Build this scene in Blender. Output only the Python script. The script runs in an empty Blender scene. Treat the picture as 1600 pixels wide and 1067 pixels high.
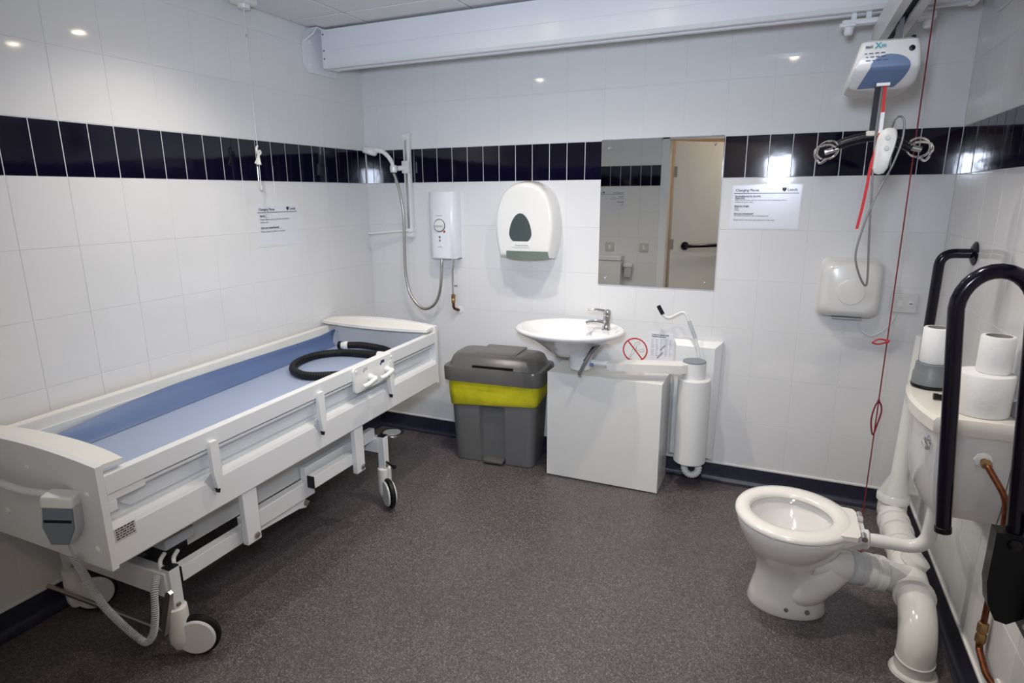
import bpy, bmesh, math, random
from mathutils import Vector, Matrix
random.seed(7)
scene = bpy.context.scene
COL = scene.collection
PI = math.pi

# ------------------------------------------------------------------ camera
def make_camera():
    f, a, b, c = 953.4809, -.4142, -.2364, -.0065
    fwd = Vector((math.sin(a) * math.cos(b), math.cos(a) * math.cos(b), math.sin(b)))
    r0 = Vector((math.cos(a), -math.sin(a), 0)); u0 = r0.cross(fwd)
    r = r0 * math.cos(c) + u0 * math.sin(c); u = -r0 * math.sin(c) + u0 * math.cos(c)
    cd = bpy.data.cameras.new('camera'); co = bpy.data.objects.new('camera', cd)
    COL.objects.link(co)
    m = Matrix((r, u, -fwd)).transposed().to_4x4()
    m.translation = Vector((2.39912, -3.23207, 1.51482))
    co.matrix_world = m
    cd.sensor_width = 36; cd.lens = f * 36 / 1600; cd.clip_start = .02
    scene.camera = co
make_camera()

# ------------------------------------------------------------------ world, lights, exposure
wd = bpy.data.worlds.new('world'); scene.world = wd; wd.use_nodes = True
wd.node_tree.nodes['Background'].inputs[0].default_value = (.6, .68, .8, 1)
wd.node_tree.nodes['Background'].inputs[1].default_value = .05
DOWNLIGHTS = [(.57, -1.50), (1.17, -.88), (1.77, -.88), (2.37, -1.50)]
SPOT_W = 58.0; SPOT_COL = (1, .93, .84)
FLASH_W = 22.0; FLASH_COL = (.72, .82, 1.0)
def make_flash():
    ld = bpy.data.lights.new('camera_flash_light', 'AREA'); ld.shape = 'RECTANGLE'; ld.size = .18; ld.size_y = .20
    ld.energy = FLASH_W; ld.color = FLASH_COL; ld.spread = math.radians(98)
    lo = bpy.data.objects.new('camera_flash_light', ld); COL.objects.link(lo)
    lo.location = (2.31, -3.20, 1.73)
    lo.rotation_euler = Vector((-.36, .93, -.05)).to_track_quat('-Z', 'Y').to_euler()
make_flash()
vs = scene.view_settings
vs.view_transform = 'Standard'; vs.look = 'None'; vs.exposure = -0.56; vs.gamma = 1.0; vs.use_curve_mapping = False

# ------------------------------------------------------------------ materials
MATS = {}
def mat(name, col, rough=.5, metal=0., var=.03, vscale=6., bump=0., bscale=40., coat=0., trans=0., alpha=1., spec=.5, emit=0., sss=0.):
    if name in MATS: return MATS[name]
    m = bpy.data.materials.new(name); m.use_nodes = True
    nt = m.node_tree; p = nt.nodes['Principled BSDF']
    p.inputs['Roughness'].default_value = rough; p.inputs['Metallic'].default_value = metal
    p.inputs['Coat Weight'].default_value = coat; p.inputs['Coat Roughness'].default_value = .04
    p.inputs['Transmission Weight'].default_value = trans; p.inputs['Alpha'].default_value = alpha
    p.inputs['Specular IOR Level'].default_value = spec
    tc = nt.nodes.new('ShaderNodeTexCoord'); nz = nt.nodes.new('ShaderNodeTexNoise')
    nz.inputs['Scale'].default_value = vscale; nz.inputs['Detail'].default_value = 4
    nt.links.new(tc.outputs['Object'], nz.inputs['Vector'])
    rp = nt.nodes.new('ShaderNodeValToRGB')
    d = [max(0, c * (1 - var)) for c in col]; l = [min(1, c * (1 + var)) for c in col]
    rp.color_ramp.elements[0].color = (*d, 1); rp.color_ramp.elements[1].color = (*l, 1)
    rp.color_ramp.elements[0].position = .3; rp.color_ramp.elements[1].position = .7
    nt.links.new(nz.outputs['Fac'], rp.inputs['Fac']); nt.links.new(rp.outputs['Color'], p.inputs['Base Color'])
    if emit:
        p.inputs['Emission Color'].default_value = (*col, 1); p.inputs['Emission Strength'].default_value = emit
    if bump:
        n2 = nt.nodes.new('ShaderNodeTexNoise'); n2.inputs['Scale'].default_value = bscale; n2.inputs['Detail'].default_value = 2
        nt.links.new(tc.outputs['Object'], n2.inputs['Vector'])
        bp = nt.nodes.new('ShaderNodeBump'); bp.inputs['Strength'].default_value = bump; bp.inputs['Distance'].default_value = .01
        nt.links.new(n2.outputs['Fac'], bp.inputs['Height']); nt.links.new(bp.outputs['Normal'], p.inputs['Normal'])
    MATS[name] = m
    return m

WTILE = mat('white_glazed_tile', (.755, .75, .745), .06, var=.012, vscale=3, bump=.012, bscale=9)
BTILE = mat('navy_glazed_tile', (.004, .003, .013), .06, var=.3, vscale=5, bump=.02, bscale=14)
GROUT = mat('white_grout', (.76, .76, .77), .7, var=.03, vscale=60)
CEILP = mat('ceiling_panel', (.78, .78, .79), .9, var=.05, vscale=120, bump=.08, bscale=160)
CEILG = mat('ceiling_grid', (.48, .48, .50), .6)
WPAINT = mat('white_enamel', (.76, .76, .755), .32, var=.015)
WPLAST = mat('white_plastic', (.78, .78, .76), .28, var=.015)
CREAM = mat('cream_enamel', (.78, .765, .72), .3, var=.02)
HBEAM = mat('white_powder_coat', (.80, .81, .84), .28, var=.012)
CERAM = mat('white_ceramic', (.82, .80, .77), .08, var=.01, coat=.5)
SEATM = mat('seat_plastic', (.84, .81, .75), .16, var=.01, coat=.3)
PIPEW = mat('white_pvc', (.78, .77, .73), .18, var=.015)
GRYLT = mat('light_grey_plastic', (.50, .52, .54), .4)
GRYMD = mat('mid_grey_plastic', (.145, .145, .145), .38, var=.05)
GRYLID = mat('grey_lid_plastic', (.115, .110, .104), .25, var=.06, bump=.03, bscale=200)
HANDG = mat('handset_grey', (.16, .19, .22), .4)
BLACK = mat('black_rubber', (.006, .006, .007), .5, var=.2, spec=.3)
BLKGL = mat('black_gloss_nylon', (.004, .003, .010), .16, var=.2, spec=.35)
BLKPL = mat('black_plastic', (.006, .006, .008), .35, spec=.25)
CHROME = mat('chrome', (.75, .75, .76), .08, 1.0)
STEEL = mat('brushed_steel', (.50, .48, .44), .3, 1.0)
ALU = mat('satin_aluminium', (.62, .63, .65), .25, 1.0)
COPPER = mat('copper', (.19, .070, .034), .42, 1.0, var=.35, vscale=30)
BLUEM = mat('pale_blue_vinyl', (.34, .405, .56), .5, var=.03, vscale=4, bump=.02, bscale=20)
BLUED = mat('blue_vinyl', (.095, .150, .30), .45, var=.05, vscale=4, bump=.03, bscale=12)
YELLOW = mat('yellow_polythene', (.62, .56, .02), .25, var=.15, vscale=12, bump=.25, bscale=22)
PAPER = mat('white_paper', (.74, .74, .78), .22, var=.01)
INK = mat('black_ink', (.03, .03, .045), .5)
INKB = mat('navy_ink', (.03, .035, .12), .5)
RED = mat('red_print', (.50, .03, .035), .5)
REDC = mat('red_cord', (.20, .008, .016), .6)
REDS = mat('red_strap', (.50, .012, .015), .6)
TISSUE = mat('tissue_paper', (.84, .84, .83), .95, var=.02, bump=.1, bscale=90)
CARD = mat('grey_card', (.30, .28, .25), .9)
GRNGRY = mat('grey_green_plastic', (.13, .17, .145), .35)
DKGRN = mat('dark_window_plastic', (.065, .085, .085), .15, var=.1)
MIRROR = mat('mirror_silver', (.86, .88, .86), .012, 1.0, var=.004)
BOXW = mat('white_laminate', (.80, .79, .75), .22, var=.01)
BLUG = mat('slate_blue_plastic', (.13, .19, .33), .35)
TEAL = mat('teal_print', (.02, .30, .38), .5)
DOORM = mat('door_laminate', (.86, .86, .83), .3, var=.02)
WARMW = mat('corridor_paint', (.72, .62, .50), .8)
LAMPE = mat('lamp_glow', (1, .86, .62), .5, emit=150.)

def floor_mat():
    m = bpy.data.materials.new('speckled_safety_vinyl'); m.use_nodes = True
    nt = m.node_tree; p = nt.nodes['Principled BSDF']; p.inputs['Roughness'].default_value = .42
    tc = nt.nodes.new('ShaderNodeTexCoord')
    big = nt.nodes.new('ShaderNodeTexNoise'); big.inputs['Scale'].default_value = 3; big.inputs['Detail'].default_value = 5
    v = nt.nodes.new('ShaderNodeTexVoronoi'); v.inputs['Scale'].default_value = 260
    vr = nt.nodes.new('ShaderNodeValToRGB'); vr.color_ramp.interpolation = 'LINEAR'
    e = vr.color_ramp.elements
    e[0].position = 0; e[0].color = (.052, .045, .050, 1); e[1].position = 1; e[1].color = (.26, .23, .235, 1)
    for pos, c in ((.35, (.102, .088, .092)), (.62, (.132, .113, .117)), (.86, (.175, .152, .156))):
        x = e.new(pos); x.color = (*c, 1)
    sep = nt.nodes.new('ShaderNodeSeparateColor')
    v2 = nt.nodes.new('ShaderNodeTexVoronoi'); v2.inputs['Scale'].default_value = 150
    gt = nt.nodes.new('ShaderNodeMath'); gt.operation = 'GREATER_THAN'; gt.inputs[1].default_value = .93
    sep2 = nt.nodes.new('ShaderNodeSeparateColor')
    lt = nt.nodes.new('ShaderNodeMath'); lt.operation = 'LESS_THAN'; lt.inputs[1].default_value = .30
    mul = nt.nodes.new('ShaderNodeMath'); mul.operation = 'MULTIPLY'
    mx = nt.nodes.new('ShaderNodeMix'); mx.data_type = 'RGBA'; mx.inputs[7].default_value = (.40, .36, .35, 1)
    mb = nt.nodes.new('ShaderNodeMix'); mb.data_type = 'RGBA'; mb.blend_type = 'MULTIPLY'; mb.inputs[0].default_value = .35
    L = nt.links.new
    for n in (big, v, v2): L(tc.outputs['Object'], n.inputs['Vector'])
    L(v.outputs['Color'], sep.inputs[0]); L(sep.outputs[0], vr.inputs['Fac'])
    L(v2.outputs['Color'], sep2.inputs[0]); L(sep2.outputs[1], gt.inputs[0]); L(v2.outputs['Distance'], lt.inputs[0])
    L(gt.outputs[0], mul.inputs[0]); L(lt.outputs[0], mul.inputs[1])
    L(mul.outputs[0], mx.inputs[0]); L(vr.outputs['Color'], mx.inputs[6])
    L(mx.outputs[2], mb.inputs[6]); L(big.outputs['Fac'], mb.inputs[7]); 
    br = nt.nodes.new('ShaderNodeBrightContrast'); br.inputs['Bright'].default_value = .0
    L(mb.outputs[2], br.inputs[0]); L(br.outputs[0], p.inputs['Base Color'])
    bp = nt.nodes.new('ShaderNodeBump'); bp.inputs['Strength'].default_value = .08; bp.inputs['Distance'].default_value = .003
    L(v.outputs['Distance'], bp.inputs['Height']); L(bp.outputs['Normal'], p.inputs['Normal'])
    return m
FLOORM = floor_mat()
COVEM = mat('navy_cove_vinyl', (.022, .022, .040), .35, var=.2, vscale=40)

# ------------------------------------------------------------------ mesh helpers
def V(*a): return Vector(a)
class MB:
    def __init__(s): s.v = []; s.f = []; s.boxy = False
    def add(s, vs, fs):
        o = len(s.v); s.v += [tuple(x) for x in vs]; s.f += [tuple(i + o for i in f) for f in fs]; return s
    def box(s, x0, x1, y0, y1, z0, z1, bev=0., seg=2, M=None):
        if bev <= 0:
            vs = [(x, y, z) for x in (x0, x1) for y in (y0, y1) for z in (z0, z1)]
            fs = [(0, 1, 3, 2), (4, 6, 7, 5), (0, 4, 5, 1), (2, 3, 7, 6), (0, 2, 6, 4), (1, 5, 7, 3)]
        else:
            s.boxy = True; bm = bmesh.new(); bmesh.ops.create_cube(bm, size=1)
            for w in bm.verts: w.co = Vector((x0 + (w.co.x + .5) * (x1 - x0), y0 + (w.co.y + .5) * (y1 - y0), z0 + (w.co.z + .5) * (z1 - z0)))
            bmesh.ops.bevel(bm, geom=list(bm.edges), offset=bev, segments=seg, profile=.5, affect='EDGES')
            bm.verts.index_update(); vs = [tuple(w.co) for w in bm.verts]; fs = [tuple(w.index for w in f.verts) for f in bm.faces]; bm.free()
        if M: vs = [tuple(M @ Vector(x)) for x in vs]
        return s.add(vs, fs)
    def rings(s, rs, cap0=True, cap1=True, closed=False):
        n = len(rs[0]); vs = [p for r in rs for p in r]; fs = []
        m = len(rs)
        for i in range(m if closed else m - 1):
            a, b = i * n, ((i + 1) % m) * n
            for k in range(n): fs.append((a + k, a + (k + 1) % n, b + (k + 1) % n, b + k))
        if not closed:
            if cap0: fs.append(tuple(range(n))[::-1])
            if cap1: fs.append(tuple(range((m - 1) * n, m * n)))
        return s.add(vs, fs)
    def tube(s, path, r, seg=10, closed=False, caps=True, prof=None):
        P = [Vector(p) for p in path]; n = len(P); rs = []
        T = []
        for i in range(n):
            if closed: t = P[(i + 1) % n] - P[i - 1]
            else: t = P[min(i + 1, n - 1)] - P[max(i - 1, 0)]
            T.append(t.normalized())
        ref = Vector((0, 0, 1)) if abs(T[0].z) < .9 else Vector((1, 0, 0))
        N = (ref - T[0] * ref.dot(T[0])).normalized()
        for i in range(n):
            N = (N - T[i] * N.dot(T[i])).normalized(); Bn = T[i].cross(N)
            rr = r[i] if isinstance(r, (list, tuple)) else r
            if prof: rs.append([P[i] + N * q[0] + Bn * q[1] for q in prof])
            else: rs.append([P[i] + N * rr * math.cos(2 * PI * k / seg) + Bn * rr * math.sin(2 * PI * k / seg) for k in range(seg)])
        return s.rings(rs, caps, caps, closed)
    def cyl(s, p0, p1, r0, r1=None, seg=20): return s.tube([p0, p1], [r0, r0 if r1 is None else r1], seg)
    def lathe(s, prof, c=(0, 0, 0), axis=(0, 0, 1), seg=28, caps=True, sx=1., sy=1.):
        ax = Vector(axis).normalized(); q = Vector((0, 0, 1)).rotation_difference(ax); c = Vector(c)
        rs = [[c + q @ Vector((r * sx * math.cos(2 * PI * k / seg), r * sy * math.sin(2 * PI * k / seg), z)) for k in range(seg)] for r, z in prof]
        return s.rings(rs, caps, caps)
    def prism(s, pts, fn0, fn1):
        rs = [[fn0(*p) for p in pts], [fn1(*p) for p in pts]]
        return s.rings(rs)
    def grid(s, fn, nu, nv, thick=None):
        o = []
        for i in range(nu + 1):
            for j in range(nv + 1): o.append(Vector(fn(i / nu, j / nv)))
        W = nv + 1; fs = [(i * W + j, (i + 1) * W + j, (i + 1) * W + j + 1, i * W + j + 1) for i in range(nu) for j in range(nv)]
        if thick is None: return s.add(o, fs)
        t = Vector(thick); N = len(o); vs = o + [p + t for p in o]
        f2 = [tuple(i + N for i in f)[::-1] for f in fs]
        bd = [i * W for i in range(nu)] + [nu * W + j for j in range(nv)] + [i * W + nv for i in range(nu, 0, -1)] + [j for j in range(nv, 0, -1)]
        sd = [(bd[k], bd[k] + N, bd[(k + 1) % len(bd)] + N, bd[(k + 1) % len(bd)]) for k in range(len(bd))]
        return s.add(vs, fs + f2 + sd)
    def text(s, body, org, ux, uz, size, align='LEFT', off=0.0, shear=0.):
        cu = bpy.data.curves.new('t', 'FONT'); cu.body = body; cu.size = size; cu.align_x = align; cu.resolution_u = 2; cu.offset = off; cu.shear = shear
        ob = bpy.data.objects.new('t', cu); COL.objects.link(ob)
        me = bpy.data.meshes.new_from_object(ob.evaluated_get(bpy.context.evaluated_depsgraph_get()))
        o, x, z = Vector(org), Vector(ux), Vector(uz)
        s.add([o + x * w.co.x + z * w.co.y for w in me.vertices], [tuple(f.vertices) for f in me.polygons])
        bpy.data.objects.remove(ob); bpy.data.curves.remove(cu); bpy.data.meshes.remove(me); return s
    def xf(s, fn, start=0):
        s.v[start:] = [tuple(fn(Vector(p))) for p in s.v[start:]]; return s
    def build(s, name, m, parent=None, smooth=True, ang=None, flip_fix=True):
        if ang is None: ang = 20 if s.boxy else 38
        o0 = origin(parent)
        me = bpy.data.meshes.new(name)
        me.from_pydata([(p[0] - o0.x, p[1] - o0.y, p[2] - o0.z) for p in s.v], [], s.f)
        if flip_fix:
            bm = bmesh.new(); bm.from_mesh(me); bmesh.ops.recalc_face_normals(bm, faces=bm.faces); bm.to_mesh(me); bm.free()
        me.materials.append(m)
        if smooth:
            me.polygons.foreach_set('use_smooth', [True] * len(me.polygons)); me.set_sharp_from_angle(angle=math.radians(ang))
        me.update()
        ob = bpy.data.objects.new(name, me); COL.objects.link(ob)
        if parent: ob.parent = parent
        return ob
def origin(o):
    r = Vector((0, 0, 0))
    while o is not None: r += o.location; o = o.parent
    return r
def crom(pts, n=8, closed=False):
    P = [Vector(p) for p in pts]; out = []; N = len(P)
    for i in range(N if closed else N - 1):
        g = (lambda k: P[k % N]) if closed else (lambda k: P[max(0, min(N - 1, k))])
        a, b, c, d = g(i - 1), g(i), g(i + 1), g(i + 2)
        for k in range(n):
            t = k / n
            out.append(.5 * ((2 * b) + (c - a) * t + (2 * a - 5 * b + 4 * c - d) * t * t + (3 * b - a - 3 * c + d) * t ** 3))
    if not closed: out.append(P[-1])
    return out
def fillet(pts, r, n=6):
    P = [Vector(p) for p in pts]; out = [P[0]]
    for i in range(1, len(P) - 1):
        a = (P[i - 1] - P[i]); b = (P[i + 1] - P[i]); ra = min(r, a.length * .49, b.length * .49)
        p0 = P[i] + a.normalized() * ra; p1 = P[i] + b.normalized() * ra
        for k in range(n + 1):
            t = k / n; out.append(p0 * (1 - t) ** 2 + P[i] * 2 * t * (1 - t) + p1 * t * t)
    out.append(P[-1]); return out
def tag(o, label, cat, group=None, kind=None):
    o['label'] = label; o['category'] = cat
    if group: o['group'] = group
    if kind: o['kind'] = kind
    return o
def thing(name, loc, label, cat, group=None):
    o = bpy.data.objects.new(name, None); o.empty_display_size = .05; COL.objects.link(o); o.location = loc
    return tag(o, label, cat, group)
def struct(o, label=None, cat=None):
    o['kind'] = 'structure'
    if label: o['label'] = label
    if cat: o['category'] = cat
    return o
def B(*a, **k): return MB().box(*a, **k)
def rrect(cx, cz, w, h, r, n=5):
    pts = []
    for sx, sz, a0 in ((1, 1, 0), (-1, 1, 90), (-1, -1, 180), (1, -1, 270)):
        for k in range(n + 1):
            a = math.radians(a0 + 90 * k / n); pts.append((cx + sx * (w / 2 - r) + r * math.cos(a), cz + sz * (h / 2 - r) + r * math.sin(a)))
    return pts

# ------------------------------------------------------------------ the room
RW, CEIL, FRONT, DX0, DX1, DTOP = 3.055, 2.381, -2.90, 1.335, 2.66, 2.03
TH = .0016           # glaze stands proud of the grout bed by this much
floor = struct(B(-.12, RW + .12, -5.0, .12, -.1, 0).build('floor', FLOORM, smooth=False), 'dark grey speckled safety vinyl floor of the washroom', 'floor')
ceiling = struct(B(-.12, RW + .12, FRONT - .12, .12, CEIL + .004, CEIL + .12).build('ceiling', CEILG, smooth=False), 'suspended ceiling of pale grey square panels', 'ceiling')
# ceiling panels between the grid lines
gx = [0] + [.338 + .6 * k for k in range(5)] + [RW]; gy = [0] + [-.566 - .6 * k for k in range(4)] + [FRONT]
pm = {}
for i in range(len(gx) - 1):
    for j in range(len(gy) - 1):
        w, d = gx[i + 1] - gx[i] - .014, gy[j] - gy[j + 1] - .014
        key = (round(w, 3), round(d, 3))
        if key not in pm:
            pm[key] = B(-w / 2, w / 2, -d / 2, d / 2, 0, .01, bev=.002, seg=1).build('ceiling_panel', CEILP, smooth=False)
            o = pm[key]
        else:
            o = bpy.data.objects.new('ceiling_panel', pm[key].data); COL.objects.link(o)
        o.parent = ceiling; o.location = ((gx[i] + gx[i + 1]) / 2, (gy[j] + gy[j + 1]) / 2, CEIL)

wall_left = struct(B(-.12, -TH, FRONT - .12, .12, 0, CEIL + .1).build('wall_left', GROUT, smooth=False), 'white tiled wall with navy border beside the changing bench', 'wall')
wall_back = struct(B(-TH, RW + TH, TH, .12, 0, CEIL + .1).build('wall_back', GROUT, smooth=False), 'white tiled wall with navy border carrying mirror and basin', 'wall')
wall_right = struct(B(RW + TH, RW + .12, FRONT - .12, .12, 0, CEIL + .1).build('wall_right', GROUT, smooth=False), 'white tiled wall with navy border behind the toilet cistern', 'wall')
wf = MB().box(-.0, DX0, FRONT - .12, FRONT - TH, 0, CEIL + .1).box(DX1, RW, FRONT - .12, FRONT - TH, 0, CEIL + .1).box(DX0, DX1, FRONT - .12, FRONT - TH, DTOP, CEIL + .1)
wall_front = struct(wf.build('wall_front', GROUT, smooth=False), 'tiled wall with the doorway, seen in the mirror', 'wall')

TILES = {}
def tile_mesh(w, h, m, name):
    k = (round(w, 4), round(h, 4), m.name)
    if k not in TILES:
        e = .0009; x, z = w / 2, h / 2
        vs = [(sx * x, .004, sz * z) for sx, sz in ((-1, -1), (1, -1), (1, 1), (-1, 1))]
        vs += [(sx * x, e, sz * z) for sx, sz in ((-1, -1), (1, -1), (1, 1), (-1, 1))]
        vs += [(sx * (x - e), 0, sz * (z - e)) for sx, sz in ((-1, -1), (1, -1), (1, 1), (-1, 1))]
        fs = [(8, 9, 10, 11)] + [(a + i, a + (i + 1) % 4, a + 4 + (i + 1) % 4, a + 4 + i) for a in (0, 4) for i in range(4)]
        me = bpy.data.meshes.new(name); me.from_pydata(vs, [], fs); me.materials.append(m); me.update(); TILES[k] = me
    return TILES[k]
ZB0, ZB1 = 1.586, 1.781
ROWS = [(.10 + .24767 * k, .10 + .24767 * (k + 1)) for k in range(6)] + [(ZB1, 2.034), (2.034, 2.286), (2.286, CEIL)]
def tile_wall(wall, a0, a1, phase, place, rz, holes=()):
    def cols(ph, p):
        k0 = math.ceil((a0 - ph) / p - 1e-6); xs = [a0]; k = k0
        while ph + k * p < a1 - 1e-6:
            if ph + k * p > a0 + 1e-6: xs.append(ph + k * p)
            k += 1
        return list(zip(xs, xs[1:] + [a1]))
    def put(u0, u1, z0, z1, gap, m, name):
        w, h = u1 - u0 - gap, z1 - z0 - gap
        if w < .006 or h < .006: return
        for hu0, hu1, hz in holes:
            if u0 >= hu0 - 1e-4 and u1 <= hu1 + 1e-4 and z1 <= hz + 1e-4: return
        o = bpy.data.objects.new(name, tile_mesh(w, h, m, name)); COL.objects.link(o); o.parent = wall
        o.location = place((u0 + u1) / 2, (z0 + z1) / 2)
        j = .0011
        o.rotation_euler = (random.uniform(-j, j), 0, rz + random.uniform(-j, j))
    for u0, u1 in cols(phase, .2):
        for z0, z1 in ROWS: put(u0, u1, z0, z1, .0012, WTILE, 'tile')
    for u0, u1 in cols(phase, .1): put(u0, u1, ZB0, ZB1, .0034, BTILE, 'border_tile')
tile_wall(wall_back, 0, RW, .5057, lambda u, z: (u, 0, z), 0)
tile_wall(wall_left, -2.70, 0, -.1763, lambda u, z: (0, u, z), PI / 2)
tile_wall(wall_right, -2.30, 0, -.063, lambda u, z: (RW, u, z), -PI / 2)
tile_wall(wall_front, 0, DX0 - .05, .0857, lambda u, z: (u, FRONT, z), PI)

# coved vinyl skirting with a pale capping strip
def cove(name, p0, p1, nrm, lab):
    p0, p1, n = Vector(p0), Vector(p1), Vector(nrm)
    prof = [(0.0, .10), (.004, .10), (.004, .035)] + [(.034 - .03 * math.cos(a), .035 - .033 * math.sin(a)) for a in [math.radians(15 * k) for k in range(1, 7)]] + [(.034, 0), (0, 0)]
    o = MB().rings([[p0 + n * a + V(0, 0, z) for a, z in prof], [p1 + n * a + V(0, 0, z) for a, z in prof]]).build(name, COVEM, ang=50)
    struct(o, lab, 'skirting')
    MB().rings([[p0 + n * a + V(0, 0, z) for a, z in ((0, .098), (.006, .098), (.006, .106), (0, .108))], [p1 + n * a + V(0, 0, z) for a, z in ((0, .098), (.006, .098), (.006, .106), (0, .108))]]).build('capping_strip', WPLAST, o, smooth=False)
cove('baseboard_back', (0, 0, 0), (RW, 0, 0), (0, -1, 0), 'navy coved vinyl skirting along the mirror wall')
cove('baseboard_left', (0, FRONT, 0), (0, 0, 0), (1, 0, 0), 'navy coved vinyl skirting behind the changing bench')
cove('baseboard_right', (RW, FRONT, 0), (RW, 0, 0), (-1, 0, 0), 'navy coved vinyl skirting under the toilet cistern')
cove('baseboard_front', (0, FRONT, 0), (DX0 - .05, FRONT, 0), (0, 1, 0), 'navy coved vinyl skirting beside the doorway')

# doorway (seen in the mirror), door leaf and corridor beyond
fr = MB().box(DX0 - .055, DX0 + .02, FRONT - .13, FRONT + .014, 0, DTOP + .05, bev=.004).box(DX1 - .02, DX1 + .055, FRONT - .13, FRONT + .014, 0, DTOP + .05, bev=.004).box(DX0 - .055, DX1 + .055, FRONT - .13, FRONT + .014, DTOP - .02, DTOP + .05, bev=.004)
struct(fr.build('trim_1', HBEAM), 'white door frame reflected in the mirror', 'door frame')
hx, hy, ang = DX0 + .045, FRONT - .155, math.radians(-42)
door = bpy.data.objects.new('door_1', None); COL.objects.link(door); door.location = (hx, hy, 0); struct(door, 'pale wide door standing open, reflected in the mirror', 'door')
DM = Matrix.Translation((hx, hy, 0)) @ Matrix.Rotation(ang, 4, 'Z')
B(.0, 1.16, -.044, 0, .008, DTOP - .025, bev=.003, M=DM).build('door_leaf', DOORM, door)
for z in (.25, 1.02, 1.72):
    MB().cyl(DM @ V(-.004, .004, z - .05), DM @ V(-.004, .004, z + .05), .008).box(0, .03, 0, .003, z - .05, z + .05, M=DM).build('hinge', STEEL, door)
gr = fillet([DM @ V(.16, .002, 1.0), DM @ V(.16, .06, 1.0), DM @ V(.85, .06, 1.0), DM @ V(.85, .002, 1.0)], .03)
rb = MB().tube(gr, .0175, 14).build('pull_rail', BLKGL, door)
for x in (.16, .85): MB().cyl(DM @ V(x, 0, 1.0), DM @ V(x, .012, 1.0), .042).build('rail_flange', BLKGL, rb)
cw = MB().box(.2, 3.9, -5.1, -5.0, 0, 2.5).build('wall_corridor_far', WARMW, smooth=False); struct(cw, 'plain corridor wall beyond the open door', 'wall')
cw = MB().box(.1, .2, -5.0, FRONT - .12, 0, 2.5).build('wall_corridor_left', WARMW, smooth=False); struct(cw, 'corridor side wall next to the open door', 'wall')
cw = MB().box(3.8, 3.9, -5.0, FRONT - .12, 0, 2.5).build('wall_corridor_right', WARMW, smooth=False); struct(cw, 'corridor side wall away from the open door', 'wall')
cw = MB().box(.2, 3.9, -5.0, FRONT - .12, 2.4, 2.5).build('ceiling_corridor', CEILP, smooth=False); struct(cw, 'plain ceiling of the corridor beyond the door', 'ceiling')
def corridor_lamp(x, y, lab, glow):
    t = thing('corridor_lamp', (x, y, 2.4), lab, 'lamp', 'round corridor ceiling lamps')
    MB().lathe([(.16, 2.4), (.165, 2.385), (.155, 2.37)], (x, y, 0)).build('lamp_base', HBEAM, t)
    MB().lathe([(.15, 2.37), (.14, 2.345), (.10, 2.325), (.04, 2.318)], (x, y, 0)).build('lamp_diffuser', glow, t)
corridor_lamp(1.15, -3.75, 'round warm ceiling lamp in the corridor behind the open door', mat('warm_diffuser', (1, .60, .30), .5, emit=30.))
corridor_lamp(2.62, -3.50, 'added unseen round ceiling lamp in the corridor, brightening the open door leaf', mat('door_fill_diffuser', (1, .84, .66), .5, emit=62.))  # added lamp, out of view, to brighten the mirrored door leaf

# ------------------------------------------------------------------ ceiling downlights
DL_LAB = ['recessed ceiling downlight over the changing bench', 'recessed downlight in front of the paper dispenser, nearest the left of the beam', 'recessed downlight in front of the mirror, nearest the beam',
          'recessed ceiling downlight over the toilet']
def downlight(x, y, lab):
    t = thing('ceiling_downlight', (x, y, CEIL), lab, 'downlight', 'recessed ceiling downlights')
    MB().lathe([(.030, CEIL + .004), (.030, CEIL - .004), (.044, CEIL - .004), (.048, CEIL), (.048, CEIL + .004)], (x, y, 0), caps=False).build('bezel', HBEAM, t)
    MB().lathe([(.0295, CEIL + .002), (.0295, CEIL - .0015)], (x, y, 0)).build('lamp_lens', LAMPE, t)
    ld = bpy.data.lights.new('downlight_beam', 'SPOT'); ld.energy = SPOT_W; ld.color = SPOT_COL; ld.spot_size = math.radians(131); ld.spot_blend = .9; ld.shadow_soft_size = .028
    lo = bpy.data.objects.new('downlight_beam', ld); COL.objects.link(lo); lo.location = (x, y, CEIL - .012)
for (x, y), lab in zip(DOWNLIGHTS, DL_LAB): downlight(x, y, lab)

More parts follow.
